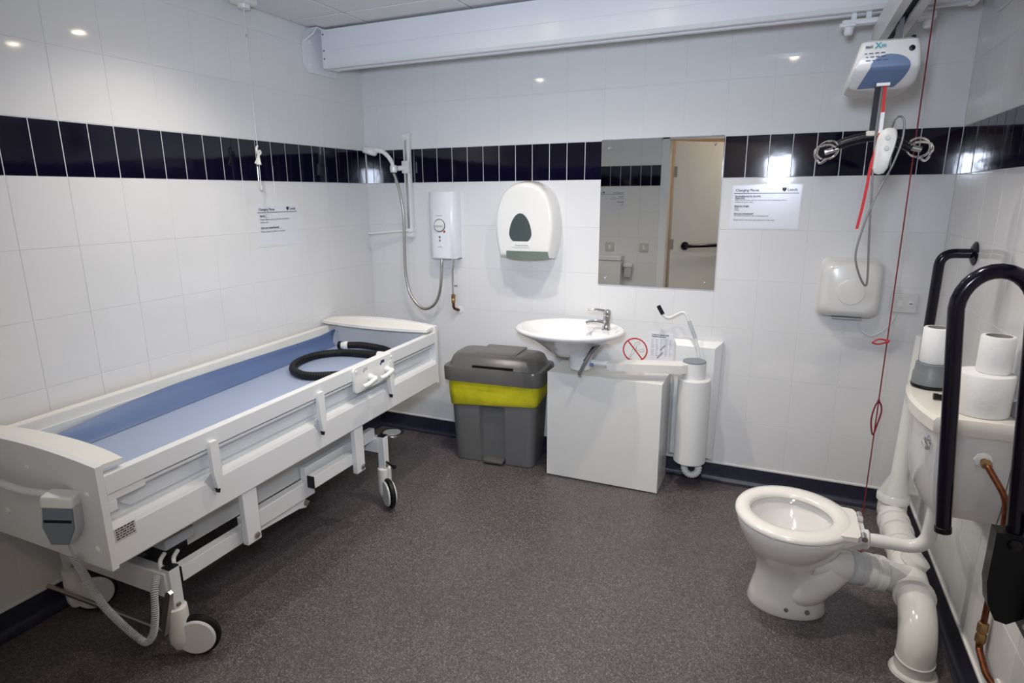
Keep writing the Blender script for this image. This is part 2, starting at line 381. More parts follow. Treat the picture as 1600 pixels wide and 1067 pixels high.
# ------------------------------------------------------------------ changing bench
BX, BY, TILT, BL, BW, ZT, BH = .725, -2.277, .019, 1.845, .70, .791, .32
BYF = BY + BL
def deck(p): return (p.x, p.y, p.z + TILT * (p.y - BY))
def bench():
    t = thing('changing_bench', (.36, -1.35, 0), 'white height-adjustable changing bench with blue mattress along the left wall', 'bench')
    def b(mb, name, m, parent=None, **k): return mb.xf(deck).build(name, m, parent or t, **k)
    def arch(x): return ZT + .02 * (1 - ((x - (BX - BW / 2)) / (BW / 2)) ** 2)
    for near in (1, 0):
        y0, y1 = (BY, BY + .02) if near else (BYF - .02, BYF)
        n = 16; xs = [BX - BW * k / n for k in range(n + 1)]
        pts = [(BX, ZT - BH)] + [(x, arch(x)) for x in xs] + [(BX - BW, ZT - BH)]
        bd = b(MB().prism(pts, lambda x, z: V(x, y0, z), lambda x, z: V(x, y1, z)), 'end_board', WPAINT, ang=30)
        s = 1 if near else -1; ye = BY + .002 if near else BYF - .002
        def lip(u, v):
            x = BX - .012 - (BW - .0) * u
            e = 1 - (2 * u - 1) ** 2
            d = (.085 + .035 * e) * v
            return (x if v < .5 else x, ye + s * d, arch(min(BX, max(BX - BW, x))) * (1 - v) + (ZT - .004) * v - .003)
        b(MB().grid(lip, 18, 5, (0, 0, -.014)), 'end_shelf', CREAM, bd, ang=40)
        if near:
            for x, z in ((.668, .70), (.672, .53), (.40, .735), (.25, .56)):
                b(MB().lathe([(.011, 0), (.009, .003), (.003, .005)], (x, BY, z), (0, -1, 0), 12), 'bolt_cap', WPLAST, bd)
    # near-wall and room-side rails
    b(B(.690, .723, BY + .02, BYF - .02, .698, .757, bev=.003), 'side_rail', WPAINT)
    b(B(.696, .714, BY + .12, BYF - .04, .679, .691, bev=.004), 'rail_slide', WPAINT)
    b(B(.690, .718, BY + .022, BY + .14, .672, .698, bev=.004).box(.690, .718, BY + .022, BY + .05, .640, .676, bev=.004), 'rail_bracket', WPLAST)
    pn = [(BY + .06, .655), (BY + .10, .622), (BYF - .10, .622), (BYF - .06, .655), (BYF - .06, .70), (BY + .06, .70)]
    b(MB().prism(pn, lambda y, z: V(.682, y, z), lambda y, z: V(.692, y, z)), 'side_panel', mat('translucent_panel', (.70, .72, .74), .3), ang=30)
    b(B(.674, .681, BY + .022, BYF - .022, .585, .705), 'inner_panel', MATS['translucent_panel'], smooth=False)
    pr = [(.724, .480), (.724, .582), (.718, .594), (.668, .612), (.655, .612), (.655, .474), (.716, .472)]
    lr = b(MB().prism(pr, lambda x, z: V(x, BY + .02, z), lambda x, z: V(x, BYF - .02, z)), 'lower_rail', WPAINT, ang=25)
    lb = b(B(.7235, .7248, BY + .022, BY + .085, .548, .590), 'rating_label', mat('label_grey', (.55, .53, .50), .5), lr)
    tx = MB()
    for k in range(5):
        y = BY + .026
        while y < BY + .078:
            w = random.uniform(.003, .012); tx.box(.7248, .7251, y, min(y + w, BY + .081), .5545 + .0075 * k, .5585 + .0075 * k); y += w + .0025
    b(tx, 'label_print', INK, lb, smooth=False)
    # hooked catches on the room-side rail
    for yc in (-1.905, -1.382, -.892):
        pts = [(yc - .017, .712), (yc - .013, .722), (yc + .013, .722), (yc + .017, .712), (yc + .015, .61), (yc + .003, .555), (yc - .008, .555), (yc - .018, .61)]
        c = b(MB().prism(pts, lambda y, z: V(.722, y, z), lambda y, z: V(.742 - .004 * (z > .7), y, z)), 'rail_catch', WPLAST, ang=30)
        b(MB().prism([(yc - .009, .556), (yc + .004, .556), (yc - .001, .538), (yc - .005, .538)], lambda y, z: V(.723, y, z), lambda y, z: V(.738, y, z)), 'catch_tip', BLKPL, c, smooth=False)
        b(MB().prism([(yc - .04, .592), (yc - .017, .61), (yc - .006, .542), (yc - .018, .548)], lambda y, z: V(.7205, y, z), lambda y, z: V(.7246, y, z)), 'catch_slot', GRYLT, lr, smooth=False)
    # control plate with two levers
    ptp = [(y, z) for y, z in rrect(-1.015, .698, .30, .115, .02)]
    cp = b(MB().prism(ptp, lambda y, z: V(.722, y, z), lambda y, z: V(.734, y, z)), 'control_plate', WPLAST, ang=30)
    for yc in (-1.085, -.955):
        zc = .688
        b(MB().cyl((.734, yc + .03, zc), (.752, yc + .03, zc), .017, .014).tube(fillet([(.745, yc + .03, zc), (.772, yc + .03, zc), (.772, yc - .035, zc - .012), (.768, yc - .068, zc - .012)], .014), .0105, 10), 'lever', WPLAST, cp, ang=45)
        b(B(.734, .7346, yc - .012, yc + .016, .728, .742, bev=.0002).box(.734, .7346, yc - .018, yc - .008, .722, .732), 'lever_symbol', INKB if yc > -1 else GRYLT, cp, smooth=False)
    for yc in (-1.148, -.882):
        b(MB().lathe([(.007, 0), (.006, .003), (.002, .004)], (.734, yc, .738), (1, 0, 0), 10), 'bolt_cap', WPLAST, cp)
    # wall-side rail and deck
    b(B(.027, .062, BY + .02, BYF - .02, .700, .757, bev=.006), 'side_rail', CREAM)
    b(B(.060, .068, BY + .02, BYF - .02, .600, .715), 'side_panel', MATS['translucent_panel'], smooth=False)
    b(B(.03, .70, BY + .02, BYF - .02, .575, .605), 'deck', WPAINT, smooth=False)
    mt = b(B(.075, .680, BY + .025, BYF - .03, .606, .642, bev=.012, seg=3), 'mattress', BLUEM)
    def flap(u, v):
        y = BY + .05 + (BL - .10) * u
        xb = .185 - .085 * u
        k = min(1, u / .42)
        zt = .648 + .066 * (k * (2 - k)) ** .9 - .002 * math.sin(u * 9)
        if u > .93: zt += .010 * (u - .93) / .07
        xt = .094 - .022 * k
        return (xb + (xt - xb) * v - .010 * math.sin(v * PI), y - (.06 * (1 - v) if u > .99 else 0), .644 + (zt - .644) * v ** 1.1)
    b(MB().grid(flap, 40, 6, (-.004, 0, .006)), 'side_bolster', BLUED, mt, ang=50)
    # control handset hanging on the near board
    hs = thing('x', (0, 0, 0), 'x', 'x'); bpy.data.objects.remove(hs)
    M = Matrix.Translation((.600, BY - .034, .628)) @ Matrix.Rotation(math.radians(30), 4, 'Z') @ Matrix.Rotation(.10, 4, 'Y') @ Matrix.Scale(1.22, 4)
    body = [(-.038, -.005), (.038, -.005), (.040, -.06), (.022, -.105), (-.022, -.105), (-.040, -.06)]
    def hp(pts, y0, y1): return MB().prism(pts, lambda x, z: M @ V(x, y0, z + .045), lambda x, z: M @ V(x * .92, y1, z * .97 + .045))
    h = hp(body, .012, -.018).build('handset', GRYLT, t, ang=30)
    hp([(x * .88, z * .93 - .004) for x, z in body], -.0175, -.0205).build('key_panel', HANDG, h, smooth=False)
    MB().box(-.029, .029, -.0225, -.020, .002, .008, M=M).build('key_divider', BLKPL, h, smooth=False)
    MB().box(-.036, .034, -.022, .024, .036, .066, bev=.006, M=M).build('handset_hook', WPLAST, h)
    MB().tube(fillet([(.16, BY + .002, .700), (.16, BY - .04, .696), (.44, BY - .04, .684), (.555, BY - .03, .694)], .04), .0115, 12).build('push_handle', WPAINT, t)
    # coiled lead from the handset
    pth = crom([(.580, BY - .03, .60), (.588, BY - .028, .545), (.594, BY - .02, .49), (.600, BY - .00, .40), (.612, BY + .02, .315), (.628, BY + .05, .235), (.650, BY + .075, .175), (.680, BY + .085, .155), (.712, BY + .09, .19), (.722, BY + .10, .255), (.705, BY + .12, .32), (.680, BY + .15, .345)], 12)
    MB().tube(pth[:26], .0035, 8).build('lead', GRYLT, t)
    core = pth[22:]; coil = []
    acc = 0
    T0 = core[0]
    for i in range(len(core) - 1):
        a, c = core[i], core[i + 1]; d = (c - a); tt = d.normalized(); N = Vector((0, 1, 0)); N = (N - tt * N.dot(tt)).normalized(); Bn = tt.cross(N)
        for k in range(12):
            q = a + d * k / 12; acc += d.length / 12 / .0062 * 2 * PI
            coil.append(q + N * .0095 * math.cos(acc) + Bn * .0095 * math.sin(acc))
    MB().tube(coil, .0022, 5).build('coiled_lead', GRYLT, t, ang=80)
    # underframe
    for y0, y1 in ((-1.80, -1.735), (-1.165, -1.105)):
        u = B(.690, .716, y0, y1, .275, .50, bev=.004).build('upright', WPAINT, t)
        MB().lathe([(.013, 0), (.012, .005), (.004, .008)], (.716, (y0 + y1) / 2 + .01, .298), (1, 0, 0), 14).build('bolt', STEEL, u)
    B(.585, .595, -1.96, -.96, .335, .50).build('skirt_panel', mat('grey_sheet', (.60, .60, .58), .5), t, smooth=False)  # plain grey sheet filling the side under the lower rail
    B(.600, .640, -1.74, -1.36, .262, .335, bev=.004).build('telescopic_beam', WPAINT, t)
    B(.600, .632, -1.40, -.91, .335, .395, bev=.004).build('telescopic_beam', WPAINT, t)
    fb = B(.655, .692, -1.415, -1.11, .318, .372, bev=.003).build('outer_beam', WPAINT, t); B(.656, .691, -1.419, -1.414, .319, .371).build('beam_end_cap', BLKPL, fb, smooth=False)
    nb = B(.636, .672, -2.035, -1.74, .268, .325, bev=.003).build('outer_beam', WPAINT, t); B(.637, .671, -2.039, -2.034, .269, .324).build('beam_end_cap', BLKPL, nb, smooth=False)
    MB().prism([(-1.66, .262), (-1.42, .262), (-1.385, .232), (-1.41, .215), (-1.45, .228), (-1.66, .240)], lambda y, z: V(.61, y, z), lambda y, z: V(.628, y, z)).build('link_arm', WPAINT, t, ang=30)
    MB().lathe([(.014, 0), (.012, .006), (.004, .008)], (.628, -1.408, .236), (1, 0, 0), 14).build('bolt', STEEL, t)
    B(.10, .66, -2.09, -2.05, .235, .325, bev=.004).build('cross_beam', WPAINT, t)
    B(.10, .66, -.925, -.885, .272, .350, bev=.004).build('cross_beam', WPAINT, t)
    mb = B(.42, .62, -2.045, -1.93, .372, .41, bev=.005).build('actuator_box', GRYLT, t); B(.425, .60, -2.04, -1.95, .335, .372).build('actuator_base', BLKPL, mb, smooth=False)
    for x, y in ((.605, -2.06), (.63, -2.03)): MB().tube(crom([(x, y + .02, .36), (x + .012, y - .006, .35), (x + .02, y - .012, .325), (x + .01, y, .30)], 6), .007, 8).build('plug_lead', WPLAST, mb)
    def caster(sx, sy, ztop, trail, axis, wheel_only=False):
        st = B(sx - .019, sx + .019, sy - .019, sy + .019, .185, ztop, bev=.003).build('leg_post', WPAINT, t)
        B(sx - .018, sx + .018, sy - .018, sy + .018, ztop, ztop + .004).build('post_cap', BLKPL, st, smooth=False)
        MB().lathe([(.009, 0), (.008, .005), (.003, .007)], (sx + .019, sy - .004, .205), (1, 0, 0), 12).build('bolt', STEEL, st)
        tr = Vector(trail).normalized(); ax = Vector(axis).normalized()
        c = Vector((sx, sy, .0)) + tr * .056 + V(0, 0, .074)
        w = MB().lathe([(.052, -.016), (.066, -.014), (.074, -.007), (.074, .007), (.066, .014), (.052, .016)], c, ax, 36).build('caster_wheel', BLACK, t)
        MB().lathe([(.058, -.022), (.063, -.018), (.063, .018), (.058, .022)], c, ax, 36).build('wheel_cover', WPLAST, w)
        h = Vector((sx, sy, 0))
        MB().lathe([(.027, .192), (.033, .188), (.034, .175), (.034, .08), (.031, .055), (.022, .035)], h, (0, 0, 1), 20).build('caster_housing', CREAM, w)
    caster(.655, -2.062, .335, (.85, .5, 0), (.5, -.85, 0))
    caster(.672, -.905, .358, (.75, -.55, 0), (-.55, -.75, 0))
    caster(.105, -2.062, .335, (.5, .6, 0), (.8, -.55, 0))
    caster(.105, -.905, .358, (.7, -.5, 0), (.5, .8, 0))
    MB().cyl((.02, -2.105, .115), (.640, -2.105, .122), .0085, seg=12).build('brake_bar', STEEL, t)
    MB().prism([(-.012, -.01), (.012, -.01), (.012, .165), (0, .172), (-.012, .165)], lambda a, z: V(.640 + .35 * z + a, -2.112, .115 + z), lambda a, z: V(.640 + .35 * z + a, -2.100, .115 + z)).build('brake_lever', STEEL, t, smooth=False)
    MB().tube([(.692, -.91, .225), (.735, -.92, .215)], .006, 8).lathe([(.004, 0), (.011, .006), (.011, .014), (.004, .02)], (.735, -.92, .213), (1, -.2, -.1), 12).build('brake_knob', BLKPL, t)
bench()

def drain_hose():
    t = thing('drain_hose', (.34, -.78, .68), 'black corrugated drain hose coiled on the blue mattress', 'hose')
    z = .705
    def Z(y, k=0): return .642 + TILT * (y - BY) + .0205 + k
    ctrl = [(.50, -.66, Z(-.66)), (.40, -.665, Z(-.665)), (.27, -.69, Z(-.69)), (.185, -.78, Z(-.78)), (.185, -.92, Z(-.92)), (.26, -1.03, Z(-1.03)), (.38, -1.08, Z(-1.08)), (.48, -1.04, Z(-1.04)), (.56, -.97, Z(-.97)), (.585, -.87, Z(-.87))]
    def rib(path):
        P = crom(path, 40); return P, [.0195 if (i // 2) % 2 else .0182 for i in range(len(P))]
    P, R = rib(ctrl); MB().tube(P, R, 12).build('hose_coil', BLACK, t, ang=60)
    P, R = rib([(.225, -.595, Z(-.595, .012)), (.32, -.56, Z(-.56, .012)), (.44, -.545, Z(-.545)), (.53, -.60, Z(-.60)), (.60, -.72, Z(-.72)), (.612, -.80, Z(-.80))])
    MB().tube(P, R, 12).build('hose_tail', BLACK, t, ang=60)
    d = Vector((.225, -.595, 0)) - Vector((.32, -.56, 0)); d.normalize(); e = Vector((.225, -.595, Z(-.595, .012)))
    c = MB().lathe([(.021, -.02), (.024, -.018), (.024, .0), (.018, .004), (.018, .018)], e, d, 18).build('hose_coupling', WPLAST, t)
    MB().lathe([(.0235, .018), (.0235, .034), (.02, .036)], e, d, 18).build('hose_cap', BLKPL, c)
    MB().lathe([(.014, -.012), (.022, -.010), (.022, .02), (.017, .024)], (.505, -.66, Z(-.66)), (1, .1, 0), 18).build('hose_coupling', WPLAST, t)
drain_hose()

def floor_drain():
    t = thing('floor_drain', (.165, -.10, 0), 'round pale metal floor drain cover in the corner past the bench', 'drain')
    MB().lathe([(.078, .0), (.076, .004), (.060, .0045)], (.165, -.115, 0), seg=32).build('drain_ring', STEEL, t)
    MB().lathe([(.059, .0), (.058, .005), (.02, .006)], (.165, -.115, 0), seg=32).build('drain_cover', GRYLT, t)
floor_drain()

# ------------------------------------------------------------------ shower
def shower_set():
    t = thing('shower_rail', (.31, 0, 1.26), 'white and chrome shower riser rail holding a white handset', 'shower')
    B(.293, .337, -.032, -.004, 1.262, 1.872, bev=.006).build('riser_rail', WPLAST, t)
    B(.307, .323, -.036, -.030, 1.30, 1.83, bev=.002).build('rail_track', ALU, t)
    for z in (1.268, 1.835): B(.290, .340, -.036, 0, z, z + .034, bev=.006).build('rail_mount', WPLAST, t)
    cl = MB().box(.292, .340, -.052, -.026, 1.640, 1.712, bev=.006).cyl((.312, -.052, 1.672), (.285, -.085, 1.668), .014).lathe([(.019, -.02), (.022, 0), (.019, .02)], (.268, -.098, 1.665), (0, 0, 1), 16).build('handset_clamp', WPLAST, t)
    sd = MB().tube(crom([(.316, -.04, 1.305), (.22, -.06, 1.30), (.13, -.085, 1.292), (.06, -.10, 1.288)], 6), .007, 10).box(.285, .343, -.046, 0, 1.296, 1.318, bev=.005).build('soap_arm', WPLAST, t)
    hd = MB().tube(crom([(.268, -.098, 1.655), (.262, -.103, 1.700), (.240, -.118, 1.742), (.205, -.132, 1.768), (.165, -.145, 1.772)], 8), [.0115] * 10 + [.0125] * 13 + [.016] * 10, 14).build('shower_handle', WPLAST, t)
    MB().lathe([(.012, .026), (.030, .022), (.042, .010), (.045, -.004), (.040, -.016), (.030, -.020)], (.145, -.152, 1.765), (.25, .15, 1), 24).build('shower_head', WPLAST, t)
    MB().tube(crom([(.268, -.098, 1.640), (.276, -.085, 1.60), (.288, -.065, 1.50), (.296, -.058, 1.38), (.290, -.055, 1.20), (.290, -.055, 1.04), (.322, -.055, .91), (.405, -.055, .835), (.49, -.055, .87), (.532, -.055, .97), (.543, -.05, 1.10), (.543, -.045, 1.150)], 10), .0088, 10).build('shower_hose', STEEL, t)
    # heater unit
    h = thing('shower_heater', (.56, 0, 1.145), 'white wall-mounted electric shower heater box with dial', 'heater')
    x0, x1, yb, yf = .475, .655, 0, -.088
    n = 14
    def sect(z, s=1.):
        pts = [(x1, yb)]
        for k in range(n + 1):
            u = k / n; x = x1 + (x0 - x1) * u; e = 1 - (2 * u - 1) ** 2
            pts.append((x, (-.055 - .035 * e ** .6) * s))
        return [V(x, y, z) for x, y in pts + [(x0, yb)]]
    MB().rings([sect(1.150), sect(1.146, .9), sect(1.155, 1.), sect(1.527, .99), sect(1.533, .94)]).build('heater_case', mat('heater_white', (.78, .79, .84), .3, var=.01), h, ang=40)
    cx, cz, y = .560, 1.341, -.0905
    dl = MB().lathe([(.034, 0), (.034, .003), (.030, .010), (.012, .012)], (cx, y + .002, cz), (0, -1, 0), 28).build('temperature_dial', WPLAST, h)
    MB().lathe([(.0375, 0), (.0375, .0012), (.0345, .0014)], (cx, y + .0018, cz), (0, -1, 0), 32).build('dial_ring', INK, dl)
    MB().box(cx - .026, cx + .026, y - .0135, y - .009, cz - .006, cz + .002).build('dial_grip', GRYLT, dl, smooth=False)
    px = MB()
    px.text('mira', (.602, -.0825, 1.502), (1, .35, 0), (0, 0, 1), .017).text('advance', (.590, -.0845, 1.490), (1, .2, 0), (0, 0, 1), .008)
    px.text('temperature', (cx, y - .0005, 1.396), (1, 0, 0), (0, 0, 1), .009, 'CENTER').text('power', (cx, y - .0005, 1.216), (1, 0, 0), (0, 0, 1), .011, 'CENTER')
    px.lathe([(.007, 0), (.007, .0008)], (cx, y, 1.275), (0, -1, 0), 14).lathe([(.006, 0), (.006, .0008)], (cx, y, 1.255), (0, -1, 0), 14)
    px.build('printed_marks', mat('grey_print', (.18, .19, .22), .5), h, smooth=False)
    MB().prism([(.024, -.034), (.034, -.026), (.040, -.034), (.030, -.042)], lambda a, z: V(cx + a, y + .0004, cz + z), lambda a, z: V(cx + a, y - .0012, cz + z)).build('hot_mark', RED, h, smooth=False)
    p = thing('supply_pipe', (.61, 0, .83), 'chrome and copper water supply pipe below the shower heater', 'pipe')
    MB().tube(fillet([(.622, -.045, 1.165), (.622, -.045, 1.11), (.611, -.040, 1.085), (.611, -.040, .935)], .02), .008, 12).build('chrome_tail', CHROME, p)
    MB().cyl((.611, -.04, .985), (.640, -.04, .985), .004, seg=8).build('isolator_screw', STEEL, p)
    MB().lathe([(.0105, .932), (.0125, .930), (.0125, .912), (.010, .908), (.0125, .904), (.0125, .886), (.009, .880)], (.611, -.04, 0), seg=8).build('compression_joint', mat('brass', (.45, .28, .13), .35, 1., var=.2), p)
    MB().tube(fillet([(.611, -.04, .885), (.611, -.04, .845), (.627, -.004, .832)], .02), .0085, 12).build('copper_elbow', COPPER, p)
    MB().lathe([(.024, 0), (.023, .003), (.010, .005)], (.632, 0, .832), (0, -1, 0), 20).build('wall_rose', WPLAST, p)
shower_set()

# ------------------------------------------------------------------ paper dispenser
def dispenser():
    t = thing('towel_dispenser', (1.107, 0, 1.17), 'rounded white paper dispenser with dark oval window on the back wall', 'dispenser')
    half = [(.148, 1.172), (.163, 1.23), (.174, 1.31), (.174, 1.38), (.163, 1.45), (.136, 1.515), (.094, 1.558), (.046, 1.580), (0, 1.586)]
    P = crom([(x, 0, z) for x, z in half], 4); pts = [(p.x, p.z) for p in P] + [(-p.x, p.z) for p in P[::-1][1:]]
    cz = 1.36
    def ring(y, s, dz=0): return [V(1.107 + x * s, y, cz + (z - cz) * s + dz) for x, z in pts]
    MB().rings([ring(-.001, 1.0), ring(-.050, 1.0), ring(-.105, .972), ring(-.124, .945), ring(-.131, .905), ring(-.133, .84)]).build('dispenser_case', mat('gloss_white_plastic', (.80, .79, .76), .1, var=.01, coat=.4), t, ang=60)
    W = []
    for k in range(28):
        a = 2 * PI * k / 28; x, z = .066 * math.cos(a), math.sin(a)
        W.append((1.090 + x * (1 - .12 * max(0, z)), 1.308 + (z * .108 if z > 0 else z * .056)))
    w = MB().prism(W, lambda x, z: V(x, -.128, z), lambda x, z: V(x, -.1348, z)).build('viewing_window', DKGRN, t, ang=30)
    lab = B(1.040, 1.146, -.1362, -.131, 1.232, 1.266, bev=.002).build('name_plate', WPLAST, t)
    MB().text('Kimberly-Clark', (1.060, -.1368, 1.240), (1, 0, 0), (0, 0, 1), .0125).box(1.049, 1.056, -.1360, -.1354, 1.242, 1.250).build('name_print', INK, lab, smooth=False)
    def tray(u, v):
        x = 1.006 + .244 * u; e = 1 - (2 * u - 1) ** 2
        return (x, -.128 - .016 * e * (.4 + .6 * v) - .006, 1.214 - v * (.038 + .006 * e))
    MB().grid(tray, 14, 4, (0, .02, 0)).build('outlet_tray', GRNGRY, t, ang=45)
dispenser()

# ------------------------------------------------------------------ mirror
def mirror():
    t = thing('wall_mirror', (1.80, 0, 1.04), 'frameless rectangular wall mirror reflecting an open door', 'mirror')
    B(1.497, 2.102, -.007, -.0015, 1.037, 1.786).build('mirror_glass', MIRROR, t, smooth=False)
    for x, z in ((1.540, 1.745), (2.063, 1.745), (1.536, 1.073), (2.056, 1.070)):
        MB().lathe([(.0075, 0), (.0075, .002), (.005, .004), (.001, .0048)], (x, -.007, z), (0, -1, 0), 14).build('mirror_screw', CHROME, t)
mirror()

# ------------------------------------------------------------------ notices
def notice(name, org, ux, n, w, h, lines, lab, cat='sign', head=True, hs=.0125, parentgroup=None):
    # org = top-left corner on the wall, ux = reading direction, n = wall normal
    o, x, nn, z = Vector(org), Vector(ux), Vector(n), V(0, 0, 1)
    t = thing(name, tuple(o + x * w / 2 - z * h), lab, cat)
    def q(a, b, d): return o + x * a - z * b + nn * d
    MB().rings([[q(a, b, .0006) for a, b in ((-.006, -.006), (w + .006, -.006), (w + .006, h + .006), (-.006, h + .006))], [q(a, b, .0016) for a, b in ((-.006, -.006), (w + .006, -.006), (w + .006, h + .006), (-.006, h + .006))]]).build('laminate_sheet', mat('clear_laminate', (.78, .78, .82), .12, var=.01), t, smooth=False)
    MB().rings([[q(a, b, .0014) for a, b in ((0, 0), (w, 0), (w, h), (0, h))], [q(a, b, .0022) for a, b in ((0, 0), (w, 0), (w, h), (0, h))]]).build('paper_sheet', PAPER, t, smooth=False)
    tx = MB(); bl = MB()
    for s, a, b, size, bold, ul in lines:
        tx.text(s, q(a, b, .0028), x, z, size, off=.0004 if bold else .00008)
        if ul: tx.rings([[q(c, d, .0026) for c, d in ((a, b + .002), (a + ul, b + .002), (a + ul, b + .003), (a, b + .003))], [q(c, d, .0029) for c, d in ((a, b + .002), (a + ul, b + .002), (a + ul, b + .003), (a, b + .003))]])
    tx.build('printed_text', INK, t, smooth=False, flip_fix=False)
    if head:
        bl.rings([[q(c, d, .0024) for c, d in ((.004, .034), (w - .008, .034), (w - .008, .037), (.004, .037))], [q(c, d, .0029) for c, d in ((.004, .034), (w - .008, .034), (w - .008, .037), (.004, .037))]]).build('printed_rule', INKB, t, smooth=False)
        lg = MB()
        lx = w - .082
        sh = [(lx, .010), (lx + .018, .010), (lx + .018, .020), (lx + .009, .029), (lx, .020)]
        lg.rings([[q(c, d, .0024) for c, d in sh], [q(c, d, .0029) for c, d in sh]])
        lg.text('Leeds', q(lx + .022, .0255, .0028), x, z, .019, off=.0003)
        lg.build('crest_logo', INK, t, smooth=False, flip_fix=False)
    return t
notice('notice_sheet', (2.160, 0, 1.548), (1, 0, 0), (0, -1, 0), .300, .198, [
    ('Changing Places', .010, .026, .0165, 1, 0), ('Re-charging point for the hoist', .010, .051, .0092, 1, .120), ('Please note', .010, .060, .0092, 1, .046),
    ('After use the hoist must be returned to the recharging point to', .010, .070, .0090, 0, 0), ('activate the green light', .010, .079, .0090, 0, 0),
    ('Maximum Weight', .010, .098, .0092, 1, .066), ('Hoist', .010, .107, .0090, 0, 0), ('200kg', .010, .116, .0090, 0, 0),
    ('Have you remembered?', .010, .134, .0092, 1, .086), ('To return the hoist to the recharging point', .010, .144, .0090, 0, 0), ('Please ensure the room and equipment is left clean', .010, .164, .0090, 0, 0)],
    'laminated Changing Places notice between the mirror and hand dryer')
notice('notice_sheet', (0, -.912, 1.470), (0, 1, 0), (1, 0, 0), .285, .200, [
    ('Changing Places', .014, .026, .0165, 1, 0), ('Bench:', .018, .056, .0125, 1, .046),
    ('Please ensure you consult the instructions', .018, .074, .0118, 0, 0), ('before use.', .018, .088, .0118, 0, 0),
    ('Have you remembered?', .018, .115, .0125, 1, .140), ('Please ensure the floor is mopped.', .018, .134, .0118, 0, 0)],
    'laminated Changing Places notice on the left wall above the bench')
notice('notice_sheet', (.935, FRONT, 1.545), (-1, 0, 0), (0, 1, 0), .285, .205, [
    ('Changing Places', .010, .026, .0165, 1, 0), ('Please note', .010, .060, .011, 1, .055), ('After use please leave the room', .010, .080, .0105, 0, 0),
    ('Please ensure', .010, .112, .011, 1, .066), ('Hoist', .010, .128, .0105, 0, 0), ('200kg', .010, .142, .0105, 0, 0)],
    'laminated notice reflected in the left half of the mirror')

def no_lean_sign():
    t = thing('prohibition_sign', (1.714, 0, .616), 'round red no-leaning prohibition sticker beside the basin', 'sign')
    c = V(1.714, 0, .684); R = .068
    MB().lathe([(R, .0004), (R, .0012)], c, (0, -1, 0), 40).build('sticker_disc', mat('sticker_white', (.78, .77, .75), .3), t, smooth=False)
    N = 48; m = MB()
    rg = []
    for k in range(N):
        a = 2 * PI * k / N; d = V(math.cos(a), 0, math.sin(a)); rg.append([c + d * R + V(0, -.0012, 0), c + d * R + V(0, -.0020, 0), c + d * (R - .0075) + V(0, -.0020, 0), c + d * (R - .0075) + V(0, -.0012, 0)])
    m.rings(rg, closed=True)
    a = math.radians(-50); d = V(math.cos(a), 0, math.sin(a)); e = V(-d.z, 0, d.x) * .0035
    m.rings([[c + d * -(R - .004) + e, c + d * (R - .004) + e, c + d * (R - .004) - e, c + d * -(R - .004) - e], [p + V(0, -.0024, 0) for p in (c + d * -(R - .004) + e, c + d * (R - .004) + e, c + d * (R - .004) - e, c + d * -(R - .004) - e)]])
    m.build('red_bar_ring', RED, t, smooth=False)
    fig = MB()
    def ln(pts): fig.tube(crom([c + V(x, -.0013, z) for x, z in pts], 5), .0007, 5)
    ln([(-.036, -.050), (-.022, -.028), (-.018, -.012), (-.010, .010), (.000, .036), (.014, .046), (.024, .044), (.024, .034), (.014, .034)])
    ln([(-.026, -.048), (-.014, -.030), (-.002, -.008), (.004, .010), (.010, .030)])
    ln([(.006, .020), (.008, .002), (.012, -.002), (.030, .004), (.040, .010), (.050, .000), (.044, -.006), (.020, -.010)])
    ln([(-.036, -.050), (-.024, -.052), (-.014, -.052)])
    fig.build('figure_outline', INK, t)
no_lean_sign()
def instruction():
    lines = [('To adjust the washbasin height', .006, .010, .0072, 1, 0), ('Washbasin instructions', .006, .020, .0080, 1, 0)]
    t = notice('instruction_sheet', (1.795, 0, .787), (1, 0, 0), (0, -1, 0), .126, .150, lines, 'small printed instruction sheet between no-leaning sticker and lift unit', 'sheet', head=False)
    m = MB()
    for cx in range(5):
        for r in range(13):
            x = 1.801 + cx * .0235; z = .756 - r * .0075; w = random.uniform(.006, .018)
            m.box(x, x + w, -.0030, -.0022, z - .0022, z)
    m.build('table_print', mat('pale_grey_print', (.40, .40, .44), .6), t, smooth=False)
    m = MB().box(1.858, 1.866, -.0034, -.0022, .69, .73, M=Matrix.Translation((1.862, 0, .71)) @ Matrix.Rotation(.7, 4, 'Y') @ Matrix.Translation((-1.862, 0, -.71)))
    m.box(1.845, 1.853, -.0034, -.0022, .645, .69, M=Matrix.Translation((1.849, 0, .667)) @ Matrix.Rotation(.7, 4, 'Y') @ Matrix.Translation((-1.849, 0, -.667)))
    m.build('diagram_print', mat('mid_grey_print', (.30, .30, .34), .6), t, smooth=False)
instruction()

